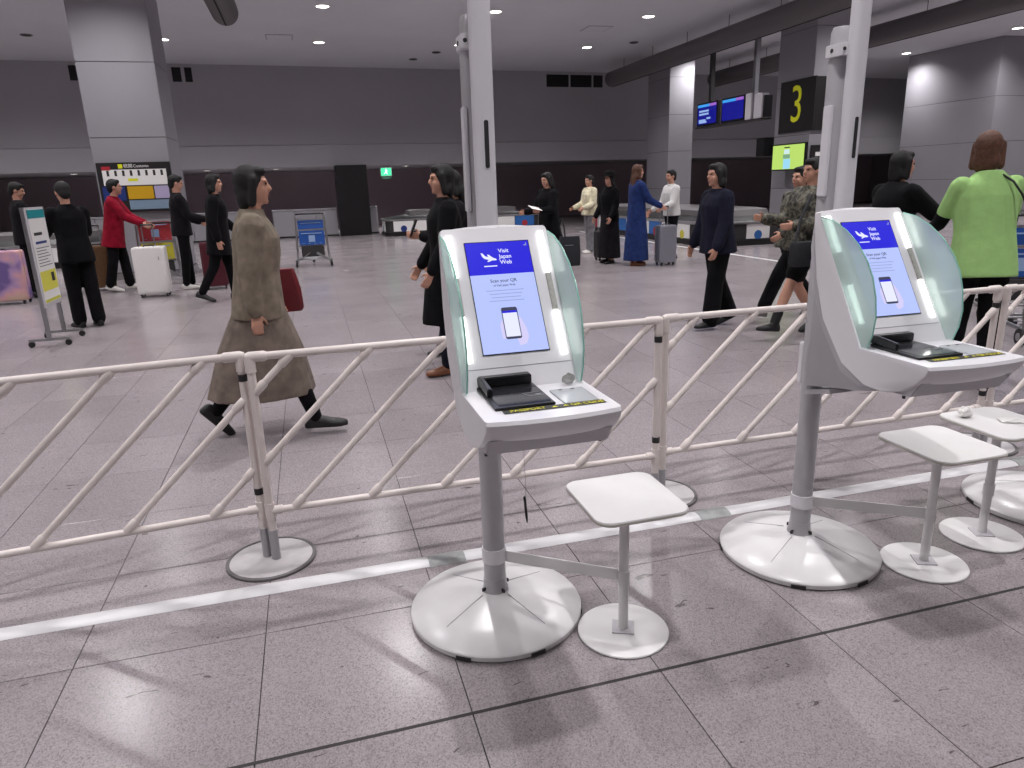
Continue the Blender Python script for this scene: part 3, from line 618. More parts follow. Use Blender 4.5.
MB().box((.0, -1.05, 2.84), (.30, -.80, 3.46)).build('end_case', 'kwhite', fd, bevel=.01); MB().box((.06, -1.42, 2.82), (.26, -1.06, 3.42)).build('end_case', 'kwhite', fd, bevel=.01)
MB().box((.10, -1.5, 2.86), (.30, -1.425, 3.36)).build('rear_screen', 'black', fd, smooth=False)
MB().box((-.02, -1.5, 2.80), (.30, 1.6, 2.835)).build('support_rail', 'slotdark', fd, smooth=False)
MB().box((.05, -1.10, 2.83), (.16, -.99, CEIL - .001)).build('drop_post', 'steel', fd, smooth=False); MB().box((.05, .95, 3.462), (.16, 1.06, CEIL - .001)).build('drop_post', 'slotdark', fd, smooth=False)
# yellow-green monitor on the numbered column
gm = thing('wall_monitor', 'monitor showing a yellow-green picture, fixed to the numbered column', 'monitor', (10.9, 14.80, 0))
MB().box((0, -.60, 1.56), (.07, .60, 2.16)).build('case', 'black', gm, bevel=.006); gc = gm.children[0]
MB().box((.07, -.1, 1.76), (.285, .1, 1.96)).build('bracket', 'black', gm, smooth=False)
MB().box((-.006, -.57, 1.59), (-.001, .57, 2.13)).build('screen', emis('monitor_green', (180, 214, 104), 1.0), gc, smooth=False)
MB().box((-.009, -.10, 1.60), (-.0065, .15, 1.82)).build('figure', emis('monitor_blue', (150, 210, 236), 1.0), gc, smooth=False); MB().box((-.009, -.08, 1.83), (-.0065, .17, 1.92)).build('figure', emis('monitor_sage', (120, 160, 130), 1.0), gc, smooth=False)
MB().box((-.009, -.05, 1.93), (-.0065, .14, 2.03)).build('figure', emis('monitor_white', (200, 226, 230), 1.0), gc, smooth=False); MB().box((-.009, -.06, 2.06), (-.0065, .14, 2.085)).build('caption', 'slotdark', gc, smooth=False)
bb_ = thing('hanging_speaker', 'black box fixed behind the yellow-green monitor', 'speaker', (11.0, 15.97, 0)); MB().box((0, -.10, 1.92), (.5, .25, 2.36)).build('case', 'black', bb_, bevel=.01); MB().box((.25, -.165, 2.05), (.45, -.10, 2.2)).build('bracket', 'slotdark', bb_, smooth=False)
# exit sign
ex = thing('exit_sign', 'green lit exit sign hanging under the upper wall', 'sign', (2.72, 25.02, 0))
MB().box((-.19, -.05, 1.84), (.19, .05, 2.12)).build('case', 'kwhite', ex, bevel=.005); ec = ex.children[0]
MB().box((-.17, -.056, 1.86), (.17, -.0505, 2.10)).build('lit_face', emis('exit_green', (70, 214, 150), 1.6), ec, smooth=False)
EW = emis('exit_white', (226, 255, 240), 1.6)
MB().ell((.0, -.057, 2.06), (.022, .002, .022)).build('running_figure', EW, ec); MB().prism([(-.03, 2.03), (.02, 2.035), (.06, 2.0), (.01, 1.98), (.05, 1.92), (.03, 1.90), (-.02, 1.95), (-.07, 1.90), (-.085, 1.915), (-.03, 1.98)], 'y', -.0585, -.0565).build('running_figure', EW, ec, smooth=False)
MB().box((-.17, -.03, 1.76), (.17, .03, 1.83)).build('lower_plate', mat('pale_green', (120, 190, 160), .5), ex, smooth=False)
MB().tube((0, 0, 2.12), (0, 0, 2.199), .012).build('stem', 'steel', ex)

# wheeled poster stand
ps = thing('poster_stand', 'wheeled metal stand with a white and yellow poster, left', 'stand', (-2.70, 8.46, 0))
for y in (-.24, .24):
    MB().box((-.018, y - .018, .085), (.018, y + .018, 1.40)).build('upright', 'steel', ps, smooth=False)
    MB().box((-.19, y - .016, .06), (.19, y + .016, .084)).build('foot_bar', 'steel', ps, smooth=False)
    for x in (-.17, .17):
        w_ = MB().tube((x, y - .012, .031), (x, y + .012, .031), .030, n=16).build('caster', 'wheel', ps)
MB().box((.019, -.262, .40), (.034, .262, 1.40)).build('board', 'kgrey', ps, smooth=False); pb = ps.children[-1]
def post(nm, y0, y1, z0, z1, m, t=.0375): MB().box((.0345, y0, z0), (t, y1, z1)).build(nm, m, pb, smooth=False)
post('poster', -.24, .24, .44, 1.38, 'paper'); post('header_field', -.24, .24, 1.29, 1.375, mat('teal_print', (30, 150, 158), .5), .0385)
post('yellow_field', -.23, .23, .56, .76, mat('yellow_field', (222, 216, 84), .5), .0385); post('blue_rule', -.17, .15, 1.035, 1.06, PB, .0385); post('dark_box', .08, .17, .64, .73, 'slotdark', .0395)
post('bottom_rule', -.23, .23, .445, .475, mat('yellow_rule', (206, 204, 70), .5), .0385); post('text_row', -.17, .06, 1.12, 1.15, 'slotdark', .0385)
for i in range(7): post('text_row', -.19, .19 - .05 * (i % 3), .81 + i * .03, .818 + i * .03, 'duct', .0385)

# suitcases
def suitcase(label, x, y, rz, w, d, h, m, handle=False, ribs='v', trim='slotdark'):
    s_ = thing('suitcase', label, 'suitcase', (x, y, 0), rz, 'rolling suitcases')
    z0 = .055; r = .045; pl = rrect(w, d, min(r, d * .3), 5); rg = []
    for z, k in ((z0, .93), (z0 + .012, .975), (z0 + .04, 1), (h - .04, 1), (h - .012, .975), (h, .93)):
        rg.append([(px_ * k, py_ * k, z) for px_, py_ in pl])
    b = MB().rings(rg).build('shell', m, s_, angle=50)
    MB().box((-w / 2 - .001, -.004, z0 + .03), (w / 2 + .001, .004, h - .03)).build('zip_seam', trim, b, smooth=False)
    if ribs:
        n = max(3, int(w / .055))
        for i in range(n):
            x_ = -w / 2 + .06 + (w - .12) * i / (n - 1)
            MB().box((x_ - .008, -d / 2 - .004, z0 + .07), (x_ + .008, -d / 2 + .003, h - .07)).build('rib', m, b, bevel=.002)
    for sx in (-1, 1):
        for sy in (-1, 1):
            MB().tube((sx * (w / 2 - .05) - .012, sy * (d / 2 - .04), .026), (sx * (w / 2 - .05) + .012, sy * (d / 2 - .04), .026), .025, n=14).build('wheel', 'wheel', s_)
            MB().box((sx * (w / 2 - .05) - .018, sy * (d / 2 - .04) - .018, .045), (sx * (w / 2 - .05) + .018, sy * (d / 2 - .04) + .018, .062)).build('wheel_mount', trim, s_, smooth=False)
    MB().path([(-.07, 0, h - .004), (-.06, 0, h + .022), (.06, 0, h + .022), (.07, 0, h - .004)], .009, 8).build('top_grip', trim, s_)
    MB().box((w * .30, -d / 2 - .006, h - .19), (w * .30 + .012, -d / 2 + .002, h - .14)).build('lock', 'steel', s_, smooth=False)
    if handle:
        hy = d / 2 - .03
        for sx in (-1, 1): MB().tube((sx * .075, hy, h - .02), (sx * .075, hy, h + .30), .009).build('telescopic_rod', 'steel', s_)
        MB().path([(-.085, hy, h + .29), (-.08, hy, h + .315), (.08, hy, h + .315), (.085, hy, h + .29)], .013, 8).build('pull_handle', 'black', s_)
    return s_
suitcase('large white hard suitcase held by the person in red', -2.32, 11.75, 0, .45, .28, .74, mat('case_white', (226, 222, 220), .35, noise=.02), True, None)
suitcase('pink and purple picture suitcase at the left edge', -4.33, 12.0, 0, .52, .30, .77, camo_mat('case_picture', [(104, 84, 140), (168, 136, 176), (204, 154, 158), (196, 164, 148)], 2.6), False, None)
suitcase('brown hard suitcase behind the person in the black suit', -3.32, 13.0, math.radians(20), .36, .25, .72, mat('case_brown', (104, 74, 48), .4, noise=.15), True)
suitcase('maroon suitcase beside the person in dark clothes, left of the walking woman', -1.50, 12.2, math.radians(8), .36, .26, .74, mat('case_maroon', (78, 20, 34), .45, noise=.1))
suitcase('silver ribbed suitcase held by the person in the long blue coat', 6.02, 11.40, 0, .33, .25, .69, mat('case_silver', (150, 150, 160), .3, .5), True)
suitcase('black suitcase left of the person in the long blue coat', 5.42, 12.75, 0, .34, .25, .55, mat('case_black', (24, 23, 26), .5), True)

# luggage carts
BLUE = mat('cart_blue', (28, 78, 156), .45); BLUE2 = mat('cart_blue_print', (150, 176, 214), .5)
def cart(label, x, y, rz, boards=(('blue', .42, .70), ('blue', .735, .90))):
    c = thing('luggage_cart', label, 'cart', (x, y, 0), rz, 'luggage carts'); g = 'steel'
    for s_ in (-1, 1):
        MB().path([(s_ * .31, -.42, .10), (s_ * .30, -.36, .30), (s_ * .27, -.30, .95), (s_ * .27, -.34, 1.02)], .021).build('side_post', g, c)
        MB().path([(s_ * .31, -.40, .13), (s_ * .24, .30, .12), (s_ * .20, .45, .13)], .020).build('deck_rail', g, c)
        MB().tube((s_ * .335 - .02, -.42, .075), (s_ * .335 + .02, -.42, .075), .072, n=20).build('rear_wheel', 'wheel', c)
        MB().tube((s_ * .335 - .025, -.42, .075), (s_ * .335 + .025, -.42, .075), .035, n=14).build('hub', 'steel', c)
        MB().obox((s_ * .17, -.40, .20), (s_ * .10, 0, -.07), (0, .02, 0), (.015, 0, .02)).build('lower_brace', g, c)
    MB().box((-.22, -.40, .20), (.22, -.36, .40)).build('lower_panel', 'slotdark', c, bevel=.01)
    MB().tube((-.02, .42, .05), (.02, .42, .05), .048, n=16).build('front_wheel', 'wheel', c); MB().obox((0, .43, .10), (.21, 0, 0), (0, .02, 0), (0, 0, .012)).build('front_bar', g, c)
    for i in range(5): MB().tube((-.26 + .03 * i, -.34 + .17 * i, .135), (.26 - .03 * i, -.34 + .17 * i, .135), .008).build('deck_bar', g, c)
    MB().path([(-.27, -.34, 1.02), (-.20, -.40, 1.03), (.20, -.40, 1.03), (.27, -.34, 1.02)], .016).build('push_handle', 'black', c)
    for nm, z0, z1 in boards:
        b = MB().obox((0, -.335 + (z0 + z1) * .012, (z0 + z1) / 2), (.245, 0, 0), (0, .008, 0), (0, .01, (z1 - z0) / 2)).build('advert_board', BLUE, c, bevel=.003)
        yy = -.345 + (z0 + z1) * .012
        MB().box((-.2, yy - .004, z1 - .06), (.2, yy, z1 - .045)).build('print_line', BLUE2, b, smooth=False)
        if z1 - z0 > .2:
            MB().box((-.06, yy - .004, z0 + .06), (.06, yy, z0 + .19)).build('print_block', BLUE2, b, smooth=False)
            for i in range(4): MB().box((-.19 + i * .11, yy - .006, z0 + .02), (-.14 + i * .11, yy, z0 + .035)).build('print_line', BLUE2, b, smooth=False)
    for z in (.405, .717, .915): MB().box((-.27, -.315, z - .012), (.27, -.29, z + .012)).build('cross_bar', g, c, smooth=False)
    return c
cart('luggage cart with blue boards alone in the middle of the hall', .05, 15.2, 0)
cart('luggage cart with blue boards behind the person in green, nearer one', 6.25, 4.75, math.radians(-25))
cart('luggage cart with blue boards behind the person in green, farther one', 6.9, 5.7, math.radians(-25))
yc = cart('luggage cart with yellow and red board before the tall column', -2.55, 13.6, math.radians(12), (('blue', .42, .70), ('blue', .735, 1.05)))
YB = mat('cart_yellow', (206, 196, 60), .5); RB = mat('cart_red', (164, 44, 52), .5)
for ch, mm in zip([c for c in yc.children if c.name.startswith('advert_board')], (YB, RB)): ch.data.materials[0] = mm

# baggage carousels
def carousel(label, x0, x1, y0, y1, seed, rad=.9):
    cx_, cy_ = (x0 + x1) / 2, (y0 + y1) / 2; c = thing('baggage_carousel', label, 'carousel', (cx_, cy_, 0), 0, 'baggage carousels'); rn = random.Random(seed)
    w, d = x1 - x0, y1 - y0; r = min(w, d) / 2 - .01; ol = rrect(w, d, min(r, rad), 8)
    MB().prism(ol, 'z', .001, .12).build('plinth', 'black', c, smooth=False)
    MB().rings([[(x * k, y * k, z) for x, y in ol] for k, z in ((.985, .12), (.985, .46))]).build('skirt', 'slotdark', c, smooth=False)
    MB().rings([[(x * k, y * k, z) for x, y in ol] for k, z in ((1.0, .46), (1.01, .48), (1.01, .51), (.99, .52))]).build('rim', 'steel', c)
    il = [(x * .7, y * .9) for x, y in ol]
    MB().rings([[(x * .98, y * .98, .522) for x, y in ol], [(x, y, .62) for x, y in il]]).build('belt', 'black', c)
    MB().rings([[(x, y, .62) for x, y in il], [(x * .98, y * .98, .74) for x, y in il], [(x * .9, y * .9, .76) for x, y in il]]).build('island', 'duct', c)
    pals = ['paper', 'paper', YB, PB, RB, 'paper', mat('panel_amber', (206, 156, 40), .5), mat('panel_blue', (40, 100, 170), .5)]
    def run(ax, fixed, a0, a1, sg):
        n = max(1, int(abs(a1 - a0) / .62)); st = (a1 - a0) / n
        for i in range(n):
            u0, u1 = a0 + st * i + .012, a0 + st * (i + 1) - .012; f0, f1 = fixed, fixed + sg * .018
            lo = (min(u0, u1), min(f0, f1)); hi = (max(u0, u1), max(f0, f1))
            if ax == 'y': lo, hi = lo[::-1], hi[::-1]
            p = MB().box((lo[0], lo[1], .14), (hi[0], hi[1], .45)).build('side_panel', 'paper' if i < 2 else rn.choice(pals), c, smooth=False)
            m_ = (u0 + u1) / 2
            if i % 2 == 0:
                R = Matrix.Rotation(math.pi / 2, 3, 'X') if ax == 'x' else Matrix.Rotation(math.pi / 2, 3, 'Y')
                pos = (m_, fixed + sg * .0185, .22) if ax == 'x' else (fixed + sg * .0185, m_, .22)
                MB().ell(pos, (.10, .10, .002), R, 14, 5).build('picture_dot', rn.choice(pals[2:5] + pals[6:]), p)
    q = min(r, rad)
    run('x', -d / 2 * .985, -w / 2 + q, w / 2 - q, -1); run('y', -w / 2 * .985, -d / 2 + q, d / 2 - q, -1); run('y', w / 2 * .985, -d / 2 + q, d / 2 - q, 1)
    return c
carousel('baggage carousel with picture panels far behind the central kiosk', 2.30, 7.4, 22.6, 23.9, 3, .25)
carousel('long baggage carousel right of the suitcases, its side toward us', 8.3, 10.7, 13.7, 21.6, 6)
carousel('baggage carousel behind the people at the left', -7.6, -4.1, 17.6, 19.6, 8)

# ================================================================== PEOPLE
def remeshed(mb, name, m, parent, voxel, smooth=4):
    me = bpy.data.meshes.new(name); me.from_pydata(mb.v, [], mb.f)
    bm = bmesh.new(); bm.from_mesh(me); bmesh.ops.recalc_face_normals(bm, faces=bm.faces[:]); bm.to_mesh(me); bm.free()
    t = bpy.data.objects.new('shape_tmp', me); COL.objects.link(t)
    a = t.modifiers.new('r', 'REMESH'); a.mode = 'VOXEL'; a.voxel_size = voxel; a.use_smooth_shade = True
    if smooth: b = t.modifiers.new('s', 'SMOOTH'); b.iterations = smooth; b.factor = .5
    dg = bpy.context.evaluated_depsgraph_get(); dg.update()
    out = bpy.data.meshes.new_from_object(t.evaluated_get(dg)); bpy.data.objects.remove(t, do_unlink=True); bpy.data.meshes.remove(me)
    out.name = name; out.materials.clear(); out.materials.append(M[m] if isinstance(m, str) else m)
    out.polygons.foreach_set('use_smooth', [True] * len(out.polygons))
    o = bpy.data.objects.new(name, out); COL.objects.link(o); o.parent = parent
    return o
def V(*a): return Vector(a)
SKIN = mat('skin', (196, 146, 124), .5, noise=.05, nscale=20)
class Rig:
    def __init__(s, h, lean=0, legs=((0, 0, 0), (0, 0, 0)), arms=((5, 8, 15), (5, 8, 15)), head=0, nod=0, twist=0):
        # legs: (hip forward deg, knee bend deg, foot pitch deg) for left, right; arms: (swing forward, abduct, elbow bend)
        k = h / 1.7; s.k = k; s.h = h; R = math.radians
        s.hip = []; s.knee = []; s.ank = []; s.toe = []; s.heel = []; s.footdir = []
        P = V(0, 0, 0)
        for sd, (a, b, p) in zip((-1, 1), legs):
            h0 = P + V(sd * .09 * k, 0, 0); kn = h0 + V(0, math.sin(R(a)), -math.cos(R(a))) * .42 * k
            an = kn + V(0, math.sin(R(a - b)), -math.cos(R(a - b))) * .405 * k
            fd = V(sd * .12, math.cos(R(p)), math.sin(R(p))).normalized(); dn = V(0, math.sin(R(p)), -math.cos(R(p)))
            s.hip.append(h0); s.knee.append(kn); s.ank.append(an); s.footdir.append((fd, dn))
            s.heel.append(an - fd * .055 * k + dn * .075 * k); s.toe.append(an + fd * .175 * k + dn * .075 * k)
        low = min(min(a.z, b.z) for a, b in zip(s.heel, s.toe)); up = V(0, 0, -low + .004)
        for L in (s.hip, s.knee, s.ank, s.toe, s.heel):
            for i in range(2): L[i] = L[i] + up
        s.P = P + up; s.U = V(0, math.sin(R(lean)), math.cos(R(lean))); s.F = V(0, math.cos(R(lean)), -math.sin(R(lean))); s.X = V(1, 0, 0)
        tw = Matrix.Rotation(R(twist), 3, s.U); s.TX = tw @ s.X; s.TF = tw @ s.F
        s.sh = []; s.elb = []; s.wr = []; s.hd = []; s.lat = []
        for sd, (a, ab, e) in zip((-1, 1), arms):
            q = s.at(.475) + s.TX * sd * .168 * k
            def dirv(sw): return (s.TF * math.sin(R(sw)) * math.cos(R(ab)) - V(0, 0, 1) * math.cos(R(sw)) * math.cos(R(ab)) + s.TX * sd * math.sin(R(ab))).normalized()
            d1 = dirv(a); d2 = (s.TF * math.sin(R(a + e)) - V(0, 0, 1) * math.cos(R(a + e)) + s.TX * sd * math.sin(R(ab)) * .4).normalized()
            el = q + d1 * .275 * k; w = el + d2 * .245 * k
            s.sh.append(q); s.elb.append(el); s.wr.append(w); s.hd.append(d2)
            lt = (s.TF - d2 * s.TF.dot(d2)); lt = lt if lt.length > .2 else (V(0, 0, 1) - d2 * d2.z); s.lat.append(lt.normalized())
        s.H = Matrix.Rotation(R(head), 3, 'Z') @ Matrix.Rotation(R(-nod), 3, 'X'); s.hc = s.at(.705) + s.F * .015 * k
    def at(s, u): return s.P + s.U * u * s.k
    def hp(s, x, y, z): return s.hc + s.H @ (V(x, y, z) * s.k)
    def trunk(s, mb, rows, n=18):     # rows: (u along spine, rx, ry, forward shift)
        rg = []
        for u, rx, ry, fs in rows:
            t = min(1, max(0, (u - .1) / .3)); ax = s.X.lerp(s.TX, t).normalized(); af = s.F.lerp(s.TF, t).normalized(); c = s.at(u) + af * fs * s.k; ring = []
            for j in range(n):
                a = 2 * math.pi * j / n; ca, sa = math.cos(a), math.sin(a)
                ring.append(c + ax * rx * s.k * math.copysign(abs(ca) ** .85, ca) + af * ry * s.k * math.copysign(abs(sa) ** .85, sa))
            rg.append(ring)
        return mb.rings(rg)
    def hand(s, mb, i, curl=30):
        k = s.k; w, d, l = s.wr[i], s.hd[i], s.lat[i]; nrm = d.cross(l).normalized() * (1 if i == 1 else -1) ; nin = -s.TX * (-1 if i == 0 else 1); nrm = nrm if nrm.dot(nin) > 0 else -nrm
        for q in (-.022, 0, .022): mb.cone(w + d * .015 * k + l * q * .7 * k, w + d * .085 * k + l * q * k, .014 * k, .013 * k, 8)
        for j, (q, ln) in enumerate(((.030, .068), (.010, .078), (-.010, .072), (-.029, .056))):
            b0 = w + d * .088 * k + l * q * k; c1 = math.radians(curl); d1 = (d * math.cos(c1 * .5) + nrm * math.sin(c1 * .5)).normalized(); d2 = (d * math.cos(c1 * 1.7) + nrm * math.sin(c1 * 1.7)).normalized()
            p1 = b0 + d1 * ln * .52 * k; mb.cone(b0, p1, .0088 * k, .0082 * k, 8); mb.cone(p1, p1 + d2 * ln * .5 * k, .0082 * k, .0068 * k, 8)
        t0 = w + d * .03 * k + l * .026 * k; t1 = t0 + (d * .65 + l * .6 + nrm * .3).normalized() * .042 * k; mb.cone(t0, t1, .0115 * k, .0095 * k, 8); mb.cone(t1, t1 + (d * .9 + l * .15 + nrm * .35).normalized() * .032 * k, .0095 * k, .0075 * k, 8)
    def body(s):
        mb = MB(); k = s.k
        s.trunk(mb, [(-.07, .11, .085, 0), (0, .155, .11, -.01), (.07, .16, .112, -.01), (.18, .132, .098, .0), (.30, .148, .108, .01), (.40, .160, .108, .01), (.48, .150, .088, 0), (.53, .09, .065, -.01), (.56, .056, .056, -.005)])
        mb.cone(s.at(.52), s.hc + s.H @ V(0, -.012, -.05) * k, .056 * k, .050 * k)
        mb.ell(s.hp(0, -.012, .018), (.075 * k, .094 * k, .098 * k), s.H); mb.ell(s.hp(0, .022, -.035), (.060 * k, .066 * k, .082 * k), s.H); mb.cone(s.hp(0, .055, -.088), s.hp(0, .062, -.092), .026 * k, .022 * k)
        mb.cone(s.hp(0, .084, .012), s.hp(0, .100, -.022), .009 * k, .013 * k, 8)
        for sd in (-1, 1):
            mb.ell(s.hp(sd * .076, -.008, -.008), (.010 * k, .020 * k, .032 * k), s.H, 8, 6); mb.cone(s.hp(sd * .015, .082, .028), s.hp(sd * .045, .072, .030), .010 * k, .009 * k, 8)
            mb.cone(s.hp(sd * .035, .062, -.025), s.hp(sd * .038, .055, -.045), .020 * k, .018 * k, 8)
        for i in range(2):
            mb.cone(s.sh[i], s.elb[i], .046 * k, .036 * k); mb.cone(s.elb[i], s.wr[i], .036 * k, .024 * k); mb.cone(s.wr[i], s.wr[i] + s.hd[i] * .02 * k, .022 * k, .02 * k, 8); s.hand(mb, i)
            mb.cone(s.hip[i], s.knee[i], .078 * k, .054 * k); m_ = s.knee[i].lerp(s.ank[i], .32); mb.cone(s.knee[i], m_, .052 * k, .054 * k); mb.cone(m_, s.ank[i], .052 * k, .034 * k)
            fd, dn = s.footdir[i]; mb.cone(s.ank[i] + dn * .03 * k, s.ank[i] + fd * .14 * k + dn * .052 * k, .036 * k, .022 * k)
        return mb
    def shoe(s, i, hi=0.0):
        mb = MB(); k = s.k; fd, dn = s.footdir[i]; sd = fd.cross(dn).normalized(); rg = []
        for t, w, top in ((-.075, .022, .055), (-.06, .034, .078), (-.02, .039, .082), (.04, .041, .070), (.10, .047, .050), (.15, .045, .040), (.185, .034, .032), (.205, .016, .024)):
            c = s.ank[i] + fd * t * k + dn * .078 * k; ring = []
            for j in range(12):
                a = 2 * math.pi * j / 12; y = math.sin(a); ring.append(c + sd * w * k * math.cos(a) - dn * (max(0, y) * top * k + (.006 if y < 0 else .012) * k * (0 if y < -.3 else 1)))
            rg.append(ring)
        mb.rings(rg)
        if hi: mb.cone(s.ank[i] + dn * .02 * k, s.ank[i].lerp(s.knee[i], hi), .046 * k, .050 * k)
        return mb
    def top(s, hem=-.06, sleeve=1.0, t=.018, flare=.0, sl_t=None, collar=True):
        mb = MB(); k = s.k; q = t
        rows = [(hem, .168 + q + flare, .128 + q + flare, -.005), (min(.06, hem + .1), .166 + q + flare * .6, .124 + q + flare * .5, -.005), (.18, .150 + q, .112 + q, 0), (.30, .158 + q, .118 + q, .01), (.40, .168 + q, .116 + q, .01), (.475, .168 + q * .8, .092 + q * .8, 0), (.525, .105 + q * .6, .070 + q * .6, -.008)]
        if collar: rows.append((.568, .060 + q * .5, .062 + q * .4, -.005))
        s.trunk(mb, rows)
        g = (sl_t if sl_t is not None else t)
        for i in range(2):
            e = s.elb[i]; mb.cone(s.sh[i], s.sh[i].lerp(e, min(1, sleeve * 2 if sleeve < .5 else 1)), (.054 + g) * k, (.042 + g) * k)
            if sleeve > .5: mb.cone(e, e.lerp(s.wr[i], (sleeve - .5) * 2 * .96), (.042 + g) * k, (.030 + g * .9) * k)
        return mb
    def pants(s, length=1.0, t=.012, flare=0.0, waist=.14):
        mb = MB(); k = s.k
        s.trunk(mb, [(-.09, .12 + t, .095 + t, 0), (-.02, .160 + t, .118 + t, -.01), (.06, .162 + t, .118 + t, -.01), (waist, .142 + t, .106 + t, 0)])
        for i in range(2):
            kn = s.knee[i]; u = min(1, length * 2); mb.cone(s.hip[i], s.hip[i].lerp(kn, u), (.084 + t) * k, (.062 + t + (flare * .4 if length > .5 else .012)) * k)
            if length > .5: mb.cone(kn, kn.lerp(s.ank[i], (length - .5) * 2 * .97), (.060 + t + flare * .4) * k, (.045 + t + flare) * k)
        return mb
    def skirt(s, hem, rx, ry, sh=0.0, waist=.15):     # hem: height above floor in metres
        mb = MB(); k = s.k; n = 28; rg = []; zt = s.at(waist).z
        for f, wx, wy in ((0, .145, .108), (.10, .165, .135), (.28, .190, .165), (.6, .5, .5), (1.0, 1, 1)):
            z = zt + (hem - zt) * f
            if f > .28: g = (f - .28) / .72; g2 = g ** .7; wx, wy = .190 * (1 - g) + rx / k * g, .165 * (1 - g2) + ry / k * g2
            ring = []
            for j in range(n):
                a = 2 * math.pi * j / n; w = 1 + (.05 * math.sin(a * 7 + 1.0) + .03 * math.sin(a * 3)) * max(0, f - .2)
                ring.append(V(wx * k * math.cos(a) * w, sh * f + wy * k * math.sin(a) * w + (s.at(waist).y * (1 - f)), z))
            rg.append(ring)
        return mb.rings(rg)
    def hair(s, kind):
        mb = MB(); k = s.k
        mb.ell(s.hp(0, -.022, .032), (.084 * k, .098 * k, .098 * k), s.H); mb.ell(s.hp(0, .040, .085), (.062 * k, .045 * k, .032 * k), s.H)
        mb.ell(s.hp(0, -.060, -.02), (.070 * k, .055 * k, .075 * k), s.H)
        if kind in ('bob', 'long'):
            for sd in (-1, 1): mb.cone(s.hp(sd * .074, .008, .04), s.hp(sd * .078, -.01, -.10), .024 * k, .026 * k)
            mb.ell(s.hp(0, -.058, -.07), (.082 * k, .050 * k, .085 * k), s.H)
        if kind == 'long':
            mb.cone(s.hp(-.035, -.075, -.08), s.hp(-.045, -.095, -.30), .045 * k, .038 * k); mb.cone(s.hp(.035, -.075, -.08), s.hp(.045, -.095, -.30), .045 * k, .038 * k)
        if kind == 'bun': mb.ell(s.hp(0, -.125, .05), (.045 * k, .042 * k, .045 * k), s.H)
        return mb
def person(label, x, y, heading, rig, clothes, hair=('short', 'hair'), shoes=None, voxel=.011, boots=0.0, socks=None, cap=None):
    p = thing('person', label, 'person', (x, y, 0), math.radians(heading - 90))
    remeshed(rig.body(), 'body', SKIN, p, min(voxel, .009), 3)
    remeshed(rig.hair(hair[0]), 'hair', hair[1], p, voxel, 3)
    for nm, mb, m in clothes: remeshed(mb, nm, m, p, voxel, 5)
    if socks:
        for i in range(2): remeshed(MB().cone(rig.ank[i] + V(0, 0, -.01), rig.ank[i].lerp(rig.knee[i], .44), .043 * rig.k, .055 * rig.k), 'sock', socks, p, voxel, 2)
    if shoes:
        for i in range(2): remeshed(rig.shoe(i, boots), 'shoe', shoes, p, min(voxel, .008), 2)
    k = rig.k
    for sd in (-1, 1): MB().ell(rig.hp(sd * .031, .079, .010), (.0115 * k, .006 * k, .006 * k), rig.H, 10, 6).build('eye', 'eye', p)
    MB().ell(rig.hp(0, .086, -.060), (.021 * k, .006 * k, .006 * k), rig.H, 10, 6).build('mouth', 'lip', p)
    if cap:
        mb = MB(); rg = []
        for r_, z in ((.150, .060), (.155, .068), (.100, .075), (.090, .13), (.070, .150), (.01, .155)): rg.append([rig.hp(r_ * math.cos(a), r_ * 1.05 * math.sin(a) - .01, z) for a in [2 * math.pi * j / 24 for j in range(24)]])
        mb.rings(rg).build('hat', cap, p)
    return p
CB = cloth('cloth_black', (15, 14, 17)); CB2 = cloth('cloth_charcoal', (25, 23, 27)); CN = cloth('cloth_navy', (28, 29, 44)); CBLUE = cloth('cloth_blue', (36, 52, 100)); CRED = cloth('cloth_red', (136, 20, 42))
CBG = cloth('cloth_taupe', (128, 117, 104)); CBG2 = cloth('cloth_skirt_taupe', (118, 106, 98)); CGRN = cloth('cloth_green', (156, 196, 124), .06); CCRM = cloth('cloth_cream', (214, 206, 178)); CGRY = cloth('cloth_grey', (128, 128, 132)); CJEAN = cloth('cloth_denim', (46, 56, 68)); CWHT = cloth('cloth_white', (210, 208, 206), .05)
CAMO = camo_mat('cloth_camouflage', [(32, 32, 28), (70, 68, 56), (104, 100, 86), (48, 48, 42)], 16)
SB = mat('shoe_black', (20, 19, 22), .5); SBR = mat('shoe_brown', (112, 66, 40), .5); SW = mat('shoe_white', (206, 202, 198), .5); SG = mat('shoe_grey', (120, 118, 116), .6)

# walking woman (nearest figure)
r = Rig(1.60, 3, ((-14, 26, -50), (21, 4, 0)), ((0, 5, 14), (-9, 7, 10)), 0)
person('person walking right in a taupe jacket and long taupe skirt, nearest figure', -.33, 4.47, 0, r, [('jacket', r.top(-.10, 1, .026, .015), CBG), ('skirt', r.skirt(.27, .21, .32, -.04), CBG2)], ('bob', 'hair'), SB, .009, 0, CB)
sb = thing('shoulder_bag', 'dark red shoulder bag hanging at the hip of the woman walking in taupe', 'bag', (-.215, 4.765, .73))
BAGR = mat('bag_red', (104, 22, 32), .45, noise=.1)
MB().rings([[(x * k, y * k, z) for x, y in rrect(.26, .10, .03, 4)] for z, k in ((0, .95), (.02, 1.05), (.14, 1.0), (.25, .80), (.27, .74))]).build('bag_body', BAGR, sb); MB().path([(-.09, 0, .25), (-.10, -.03, .42), (-.12, -.09, .60), (-.17, -.05, .42), (-.13, -.01, .25)], .010).build('strap', BAGR, sb)
